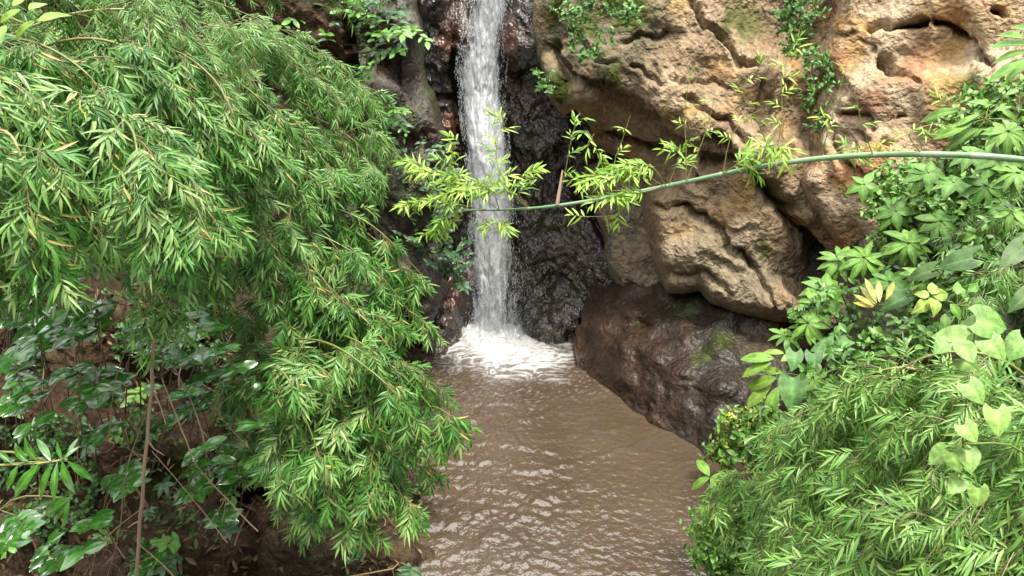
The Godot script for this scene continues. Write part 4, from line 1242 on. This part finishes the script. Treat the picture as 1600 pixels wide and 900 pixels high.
	# herbs on the grey outcrop
	for q in [[510, 60, 470, 20], [540, 60, 530, 5], [560, 70, 585, 25], [530, 110, 500, 70], [570, 120, 600, 60], [520, 160, 500, 120], [555, 170, 570, 115], [560, 30, 560, -15], [590, 50, 575, -10], [540, 200, 535, 150], [500, 200, 480, 160], [625, 60, 640, 50], [600, 200, 612, 180]]:
		var a := P(q[0], q[1], 12.6)
		var b := P(q[2], q[3], 11.7)
		var o := thing("rock_herb", "leafy herb rooted on the grey lichen outcrop", "plant", a, "herbs on the grey outcrop")
		for s in 5:
			var e := b - a + jit(0.3)
			leafy_stem(o, curve([Vector3.ZERO, e * 0.5 + Vector3(0, 0.15, 0), e], 6), ["dark_green", "dull"][s % 2], M.leaf, 9, rng.randf_range(0.13, 0.22), 0.95, 0.25, sky_up, 0.006, Color(0.08, 0.10, 0.04))
	# dark shrub beside the fall
	for q in [[650, 330, 640, 250], [670, 330, 660, 290], [690, 360, 690, 300], [660, 400, 650, 360], [690, 400, 700, 350], [710, 410, 722, 370], [700, 440, 690, 410], [715, 450, 708, 425], [670, 380, 720, 330], [640, 290, 690, 250]]:
		var a := P(q[0], q[1], 13.3)
		var b := P(q[2], q[3], 12.3)
		var o := thing("dark_shrub", "blue green small leaved shrub on the rock beside the falling water", "shrub", a, "blue green shrubs beside the waterfall")
		for s in 5:
			var e := b - a + jit(0.35)
			leafy_stem(o, curve([Vector3.ZERO, e * 0.5 + Vector3(0, 0.12, 0), e], 6), "dull", M.leaf, 12, rng.randf_range(0.11, 0.18), 0.9, 0.15, sky_up, 0.006, Color(0.07, 0.06, 0.04))
	print("left plants")
func build_litter() -> void:
	var g := Geo.new()
	for k in 1700:
		var px := rng.randf_range(-40, 670)
		var py := rng.randf_range(430, 900)
		var at := P(px, py, depth_of(left_ctrl, px, py) - rng.randf_range(0.02, 0.16))
		blade(g, at, (jit(1.0) + Vector3(0, -0.4, 0)).normalized(), (Vector3(0.3, 0.7, 0.6) + jit(0.8)).normalized(), rng.randf_range(0.06, 0.16), rng.randf_range(0.015, 0.05), "elliptic", rng.randf_range(-0.3, 0.6), 0.4, vary([Color(0.14, 0.092, 0.056), Color(0.19, 0.13, 0.078), Color(0.10, 0.064, 0.042), Color(0.09, 0.11, 0.04)][rng.randi() % 4], 0.3), 4, 1)
	var o := part("leaf_litter", g.mesh(), M.bark, self)
	o.set_meta("kind", "stuff")
	o.set_meta("label", "brown dead leaves littering the earth bank under the bamboo")
	o.set_meta("category", "leaf litter")
	for k in 26:
		var px := rng.randf_range(0, 600)
		var py := rng.randf_range(460, 800)
		var line := []
		for j in 5:
			line.append([px + rng.randf_range(-30, 30) + j * rng.randf_range(-16, 16), py + j * rng.randf_range(18, 40), 0.0])
			line[j][2] = depth_of(left_ctrl, line[j][0], line[j][1]) - 0.10
		add_stick("root", "thin bare root trailing down the earth bank", line, rng.randf_range(0.006, 0.014), vary(Color(0.17, 0.12, 0.08), 0.3), "bare roots on the earth bank")
	# tree beside the viewpoint that shades the bank
	var base := Vector3(-6.8, 0.5, 1.5)
	var t := thing("tree", "broadleaf tree on the bank that shades the bamboo thicket", "tree", base)
	g = Geo.new()
	tube(g, curve([Vector3.ZERO, Vector3(0.2, 2.5, -0.1), Vector3(0.0, 5.0, -0.3), Vector3(0.3, 8.5, -0.4)], 14), 0.28, 0.08, 10, Color(0.14, 0.10, 0.07))
	part("trunk", g.mesh(), M.bark, t)
	var cr := Geo.new()
	for k in 16:
		var a := rng.randf() * TAU
		var tip := Vector3(cos(a) * rng.randf_range(1.2, 3.0), rng.randf_range(4.0, 9.5), sin(a) * rng.randf_range(1.2, 3.0))
		g = Geo.new()
		tube(g, curve([Vector3(0.1, tip.y * 0.6, -0.2), tip * 0.6 + Vector3(0, tip.y * 0.3, 0), tip], 7), 0.06, 0.015, 6, Color(0.14, 0.10, 0.07))
		part("limb", g.mesh(), M.bark, t)
		for j in 260:
			var at := tip + Vector3(rng.randfn(0, 0.6), rng.randfn(0, 0.45), rng.randfn(0, 0.6))
			blade(cr, at, jit(1.0).normalized(), (Vector3.UP + jit(0.6)).normalized(), rng.randf_range(0.18, 0.32), 0.12, "elliptic", 0.3, 0.3, vary(Color(0.06, 0.14, 0.025), 0.25), 4, 1)
	part("crown", cr.mesh(), M.leaf, t)
func add_stick(called: String, label: String, line: Array, r: float, col: Color, group: String) -> void:
	var ctrl := []
	for q in line:
		ctrl.append(P(q[0] + rng.randf_range(-3, 3), q[1], q[2]))
	var base: Vector3 = ctrl[-1]
	var pts := []
	for p: Vector3 in curve(ctrl, 16):
		pts.append(p - base + jit(r * 0.5))
	var t := thing(called, label, "stick", base, group)
	var g := Geo.new()
	tube(g, pts, r * 0.8, r, 7, col)
	part("stem", g.mesh(), M.bark, t)
	for k in 3:
		var at: Vector3 = pts[rng.randi_range(3, 13)]
		g = Geo.new()
		var e := Vector3(rng.randf_range(-0.2, 0.2), rng.randf_range(-0.25, 0.05), rng.randf_range(0.0, 0.15))
		tube(g, [at, at + e * 0.5 + jit(0.02), at + e], r * 0.5, r * 0.2, 4, col)
		part("side_twig", g.mesh(), M.bark, t)

func build_right_plants() -> void:
	var up := Vector3(-0.25, 0.78, 0.58)
	var green := Color(0.13, 0.17, 0.05)
	read_leaves("broadleaf_plant", "bright lime broad leaved plant in front of the wet boulder", "plant", [1290, 660, 7.6], "lime_lance", M.leaf_matte, [[1210, 560, 1153, 555, 6.6], [1205, 566, 1153, 583, 6.6], [1213, 590, 1158, 606, 6.55], [1205, 600, 1160, 634, 6.6], [1215, 605, 1194, 657, 6.55], [1225, 552, 1190, 545, 6.65], [1222, 582, 1185, 575, 6.6], [1220, 600, 1245, 640, 6.6], [1220, 565, 1250, 545, 6.6]], up, green)
	read_leaves("heart_vine", "pair of round grey green leaves below the lime broad leaved plant", "vine", [1300, 720, 6.8], "round", M.leaf_matte, [[1232, 650, 1226, 676, 5.9], [1254, 650, 1255, 680, 5.9], [1240, 590, 1236, 645, 6.0], [1242, 550, 1240, 580, 6.1], [1270, 552, 1275, 580, 6.1], [1222, 680, 1220, 714, 5.9], [1215, 716, 1210, 745, 5.9]], up, green)
	read_leaves("heart_vine", "pale heart shaped leaves with dark specks climbing down through the low bamboo", "vine", [1640, 820, 3.5], "heart", M.leaf_matte, [[1512, 600, 1538, 630, 2.73], [1555, 640, 1566, 680, 2.68], [1505, 664, 1528, 690, 2.68], [1478, 704, 1452, 724, 2.73], [1488, 706, 1500, 738, 2.68], [1512, 704, 1520, 736, 2.68], [1500, 750, 1484, 770, 2.68], [1528, 762, 1530, 794, 2.66]], Vector3(-0.2, 0.6, 0.77), green)
	read_leaves("heart_vine", "speckled broad leaves with a long rounded leaf behind the pale heart leaves", "vine", [1660, 660, 4.0], "heart", M.leaf_matte, [[1525, 500, 1580, 512, 3.3], [1510, 530, 1458, 525, 3.25], [1545, 512, 1490, 520, 3.3], [1505, 540, 1520, 565, 3.2], [1540, 530, 1570, 560, 3.25], [1500, 560, 1530, 580, 3.25], [1600, 530, 1575, 560, 3.2], [1480, 535, 1460, 550, 3.25]], Vector3(-0.2, 0.72, 0.66), green)
	read_leaves("big_leaf_plant", "large grey green arrow leaves on the bank under the fine bamboo tufts", "plant", [1640, 520, 5.6], "big", M.leaf_matte, [[1520, 402, 1462, 416, 5.4], [1600, 384, 1565, 414, 5.2], [1460, 420, 1412, 436, 5.6], [1610, 455, 1578, 486, 4.8], [1590, 412, 1545, 430, 5.2], [1415, 462, 1375, 484, 5.8]], Vector3(-0.15, 0.62, 0.75), green, 0.01)
	read_leaves("broadleaf_plant", "pale yellow green whorl of pointed leaves above the low bamboo", "plant", [1520, 560, 4.6], "pale", M.leaf_matte, [[1456, 460, 1462, 436, 3.9], [1452, 462, 1428, 456, 3.9], [1458, 462, 1490, 458, 3.9], [1456, 465, 1452, 485, 3.88], [1460, 468, 1466, 494, 3.86], [1450, 470, 1430, 490, 3.9]], Vector3(-0.1, 0.7, 0.7), green)
	read_leaves("broadleaf_plant", "green veined leaves beside the pale yellow green whorl", "plant", [1560, 580, 4.6], "herb", M.leaf_matte, [[1485, 475, 1508, 500, 3.9], [1478, 490, 1476, 520, 3.9], [1510, 470, 1505, 445, 4.0], [1520, 480, 1545, 475, 4.0], [1495, 460, 1500, 435, 4.0], [1515, 455, 1535, 440, 4.0]], Vector3(-0.1, 0.7, 0.7), green)
	read_leaves("yellowing_plant", "fan of yellow dying leaves with brown tips on the bank", "plant", [1400, 540, 7.0], "yellow", M.leaf_matte, [[1366, 478, 1334, 459, 6.0], [1368, 476, 1344, 444, 6.0], [1370, 474, 1352, 432, 6.0], [1374, 472, 1373, 436, 6.0], [1384, 470, 1398, 438, 6.0], [1366, 480, 1332, 472, 6.05]], Vector3(-0.1, 0.55, 0.83), green)
	read_leaves("broadleaf_plant", "large smooth lance leaves at the top of the bank against the ochre cliff", "plant", [1690, 190, 6.6], "lance", M.leaf_matte, [[1610, 70, 1538, 62, 5.2], [1605, 60, 1556, 46, 5.2], [1615, 90, 1543, 117, 5.2], [1610, 100, 1569, 118, 5.15], [1610, 80, 1547, 84, 5.2], [1620, 50, 1578, 34, 5.2], [1625, 120, 1600, 150, 5.1], [1620, 40, 1600, 22, 5.2]], Vector3(-0.3, 0.7, 0.65), green, 0.01)
	read_leaves("broadleaf_plant", "long green leaves spreading above the bamboo pole against the cliff", "plant", [1620, 300, 8.2], "lance", M.leaf_matte, [[1500, 172, 1430, 178, 6.8], [1520, 192, 1455, 215, 6.7], [1530, 200, 1468, 226, 6.7], [1530, 178, 1490, 196, 6.7], [1540, 200, 1500, 215, 6.7], [1545, 165, 1510, 150, 6.8], [1550, 190, 1590, 215, 6.6], [1550, 175, 1585, 160, 6.7], [1560, 170, 1600, 185, 6.6], [1570, 150, 1600, 130, 6.7], [1560, 200, 1540, 235, 6.6]], Vector3(-0.3, 0.72, 0.62), green, 0.01)
	# hand-shaped leaves
	var hands := [[1275, 475, 7.6, 0.36, 11, "lance", "by the yellow leaves"], [1262, 505, 7.4, 0.30, 9, "lance", ""], [1312, 408, 8.4, 0.34, 11, "lance", ""], [1350, 402, 8.2, 0.34, 10, "lance", ""], [1350, 288, 8.4, 0.24, 5, "herb", ""], [1450, 270, 7.0, 0.26, 9, "herb", ""], [1490, 285, 6.8, 0.26, 8, "herb", ""], [1575, 205, 6.0, 0.22, 12, "lance", ""], [1590, 270, 5.8, 0.24, 9, "lance", ""], [1420, 380, 7.6, 0.34, 10, "lance", ""], [1470, 345, 7.2, 0.28, 9, "dark_green", ""], [1540, 290, 6.4, 0.22, 9, "dark_green", ""], [1270, 590, 6.6, 0.2, 9, "lance", ""], [1300, 540, 6.8, 0.26, 9, "round", ""], [1230, 525, 7.6, 0.24, 8, "lance", ""], [1520, 240, 6.4, 0.24, 8, "herb", ""], [1580, 330, 5.8, 0.22, 8, "lance", ""], [1390, 440, 6.8, 0.26, 8, "dark_green", ""], [1440, 430, 6.0, 0.22, 8, "lance", ""], [1225, 520, 8.0, 0.13, 9, "lime_lance", ""], [1290, 450, 8.0, 0.32, 9, "herb", ""], [1400, 330, 8.2, 0.28, 9, "herb", ""], [1560, 250, 6.0, 0.24, 9, "herb", ""], [1190, 700, 7.6, 0.2, 8, "herb", ""], [1110, 745, 7.4, 0.34, 4, "lime_lance", ""], [1105, 790, 7.2, 0.26, 3, "lime_lance", ""], [1240, 760, 5.9, 0.2, 7, "round", ""]]
	for q in hands:
		var b := P(q[0], q[1], q[2])
		var d0 := depth_of(right_ctrl, q[0] + 40, q[1] + 50)
		var a := P(q[0] + 40, q[1] + 50, maxf(d0, q[2] + 0.2))
		var say: Array = {"lance": ["long lance leaves fanned like fingers", "lance leaved"], "herb": ["broad oval leaves in a rosette", "broad oval leaved"], "dark_green": ["dark narrow oval leaves in a rosette", "dark leaved"], "round": ["round heart shaped leaves in a rosette", "round leaved"], "lime_lance": ["a few bright lime oval leaves in a whorl", "lime leaved"]}[q[5]]
		var o := thing("hand_leaf_plant", "plant with %s on the overgrown bank" % say[0], "plant", a, "%s plants on the overgrown bank" % say[1])
		var g := Geo.new()
		tube(g, curve([Vector3.ZERO, (b - a) * 0.5 + Vector3(0, 0.15, 0), b - a], 8), 0.009, 0.005, 5, Color(0.13, 0.12, 0.05))
		part("stem", g.mesh(), M.bark, o)
		fan(o, b - a, q[5], M.leaf_matte, q[4], q[3] * 0.88, (up + jit(0.25)).normalized(), rng.randf() * TAU)
		fan(o, b - a - up * 0.06, q[5], M.leaf_matte, q[4] - 2, q[3] * 0.72, (up + jit(0.3)).normalized(), rng.randf() * TAU)
	# small-leaved masses
	var lush := [Color(0.085, 0.20, 0.03), Color(0.12, 0.26, 0.04), Color(0.06, 0.15, 0.025), Color(0.16, 0.29, 0.05)]
	creeper("leafy_creeper", "bright small leaved creeper on the bank under the bamboo pole", "creeper", [[1400, 310, 50, 40, 9.2], [1430, 350, 70, 50, 8.6], [1400, 400, 50, 25, 8.6], [1480, 300, 60, 40, 8.2], [1520, 360, 60, 60, 7.6]], 3600, 0.10, "ovate", lush, up, 0.45, M.leaf)
	creeper("leafy_creeper", "small leaved creeper at the top of the bank behind the long leaves", "creeper", [[1560, 200, 70, 60, 7.8], [1600, 300, 60, 70, 7.0], [1500, 210, 50, 30, 8.2]], 2400, 0.09, "ovate", lush, up, 0.4, M.leaf)
	creeper("leafy_creeper", "yellow green little leaved creeper at the foot of the wet boulder", "creeper", [[1165, 680, 45, 30, 9.2], [1135, 710, 30, 22, 9.4], [1195, 660, 30, 26, 9.0], [1215, 720, 40, 40, 8.0]], 2600, 0.085, "ovate", [Color(0.12, 0.27, 0.035), Color(0.17, 0.32, 0.05), Color(0.09, 0.20, 0.03), Color(0.30, 0.34, 0.06)], up, 0.4, M.leaf)
	creeper("leafy_creeper", "small leaved creeper hanging at the near edge of the pool", "creeper", [[1120, 850, 42, 45, 7.0], [1150, 880, 60, 40, 6.4], [1180, 830, 40, 40, 6.6]], 2800, 0.075, "ovate", lush, up, 0.35, M.leaf)
	creeper("leafy_creeper", "dense green undergrowth covering the bank behind the low bamboo", "creeper", [[1350, 500, 120, 60, 7.6], [1450, 600, 200, 90, 5.6], [1350, 700, 200, 90, 6.0], [1500, 800, 200, 100, 4.8], [1300, 850, 150, 80, 5.6], [1550, 450, 120, 80, 5.8], [1720, 420, 90, 110, 5.6], [1720, 640, 100, 120, 4.6], [1740, 280, 80, 70, 6.6]], 6400, 0.10, "elliptic", [Color(0.06, 0.15, 0.025), Color(0.085, 0.19, 0.03), Color(0.05, 0.12, 0.02)], up, 0.4, M.leaf)
	# creepers on the cliffs
	var soft := [Color(0.075, 0.18, 0.04), Color(0.10, 0.22, 0.05), Color(0.06, 0.14, 0.03)]
	creeper("cliff_creeper", "green creeper trailing down the mossy shoulder of the tan cliff", "creeper", [[905, 8, 20, 14, 12.68], [950, 2, 45, 12, 12.5], [905, 35, 12, 14, 12.8], [895, 62, 16, 12, 12.7], [918, 85, 18, 12, 12.5], [985, 20, 18, 12, 12.3], [938, 45, 8, 8, 12.6], [882, 20, 10, 10, 13.1], [950, 62, 8, 8, 12.5], [976, 30, 10, 14, 12.3]], 620, 0.095, "ovate", soft, Vector3(0, 0.3, 0.95), 0.13, M.leaf)
	creeper("cliff_creeper", "green plants filling the mossy gully between the tan cliffs", "creeper", [[1240, 25, 26, 34, 11.7], [1262, 15, 20, 20, 11.6], [1275, 95, 22, 16, 11.4], [1292, 128, 12, 10, 11.2], [1235, 80, 14, 20, 11.7], [1266, 150, 12, 24, 11.9], [1280, 190, 9, 22, 11.7]], 800, 0.09, "ovate", soft, Vector3(0, 0.3, 0.95), 0.16, M.leaf)
	creeper("cliff_creeper", "tiny fern on the mossy rock edge beside the falling water", "creeper", [[850, 130, 8, 8, 12.68]], 60, 0.10, "bamboo", soft, Vector3(0, 0.3, 0.95), 0.15, M.leaf)
	print("right plants")

func _ready() -> void:
	rng.seed = 20240
	# camera
	var cam := Camera3D.new()
	cam.position = EYE
	cam.rotation = Vector3(-PITCH, 0, 0)
	cam.fov = rad_to_deg(2.0 * atan(450.0 / F))
	cam.near = 0.05
	cam.far = 400.0
	add_child(cam)
	cam.current = true
	# overcast daylight from above
	var env := Environment.new()
	env.background_mode = Environment.BG_SKY
	var sm := ProceduralSkyMaterial.new()
	sm.sky_top_color = Color(0.96, 0.96, 0.95)
	sm.sky_horizon_color = Color(0.80, 0.83, 0.84)
	sm.sky_curve = 0.25
	sm.ground_horizon_color = Color(0.16, 0.19, 0.12)
	sm.ground_bottom_color = Color(0.10, 0.09, 0.06)
	var sky := Sky.new()
	sky.sky_material = sm
	env.sky = sky
	env.tonemap_mode = Environment.TONE_MAPPER_LINEAR
	env.tonemap_exposure = 4.9
	env.sdfgi_enabled = true
	env.ssao_enabled = true
	env.ssil_enabled = true
	var we := WorldEnvironment.new()
	we.environment = env
	add_child(we)
	var sun := DirectionalLight3D.new()
	sun.light_energy = 0.5
	sun.light_color = Color(1.0, 0.97, 0.92)
	sun.light_angular_distance = 11.0
	sun.shadow_enabled = true
	add_child(sun)
	sun.look_at_from_position(Vector3.ZERO, Vector3(-0.15, -1.0, -0.36), Vector3.UP)
	n_low = noise(1, 0.55, 4)
	n_mid = noise(2, 3.4, 4)
	n_ridge = noise(3, 1.15, 4, FastNoiseLite.TYPE_SIMPLEX_SMOOTH, FastNoiseLite.FRACTAL_RIDGED)
	n_cell = noise(4, 2.6, 1, FastNoiseLite.TYPE_CELLULAR, FastNoiseLite.FRACTAL_NONE)
	n_col = noise(5, 0.9, 4)
	n_fine = noise(6, 6.5, 2)
	var t0 := Time.get_ticks_msec()
	make_materials()
	print("materials ", Time.get_ticks_msec() - t0)
	build_rocks()
	build_ground()
	build_hills()
	print("rocks ", Time.get_ticks_msec() - t0)
	build_pool()
	build_fall()
	print("water ", Time.get_ticks_msec() - t0)
	make_leaves()
	build_pole()
	build_left_bamboo()
	build_right_bamboo()
	build_left_plants()
	build_right_plants()
	build_litter()
	print("plants ", Time.get_ticks_msec() - t0)
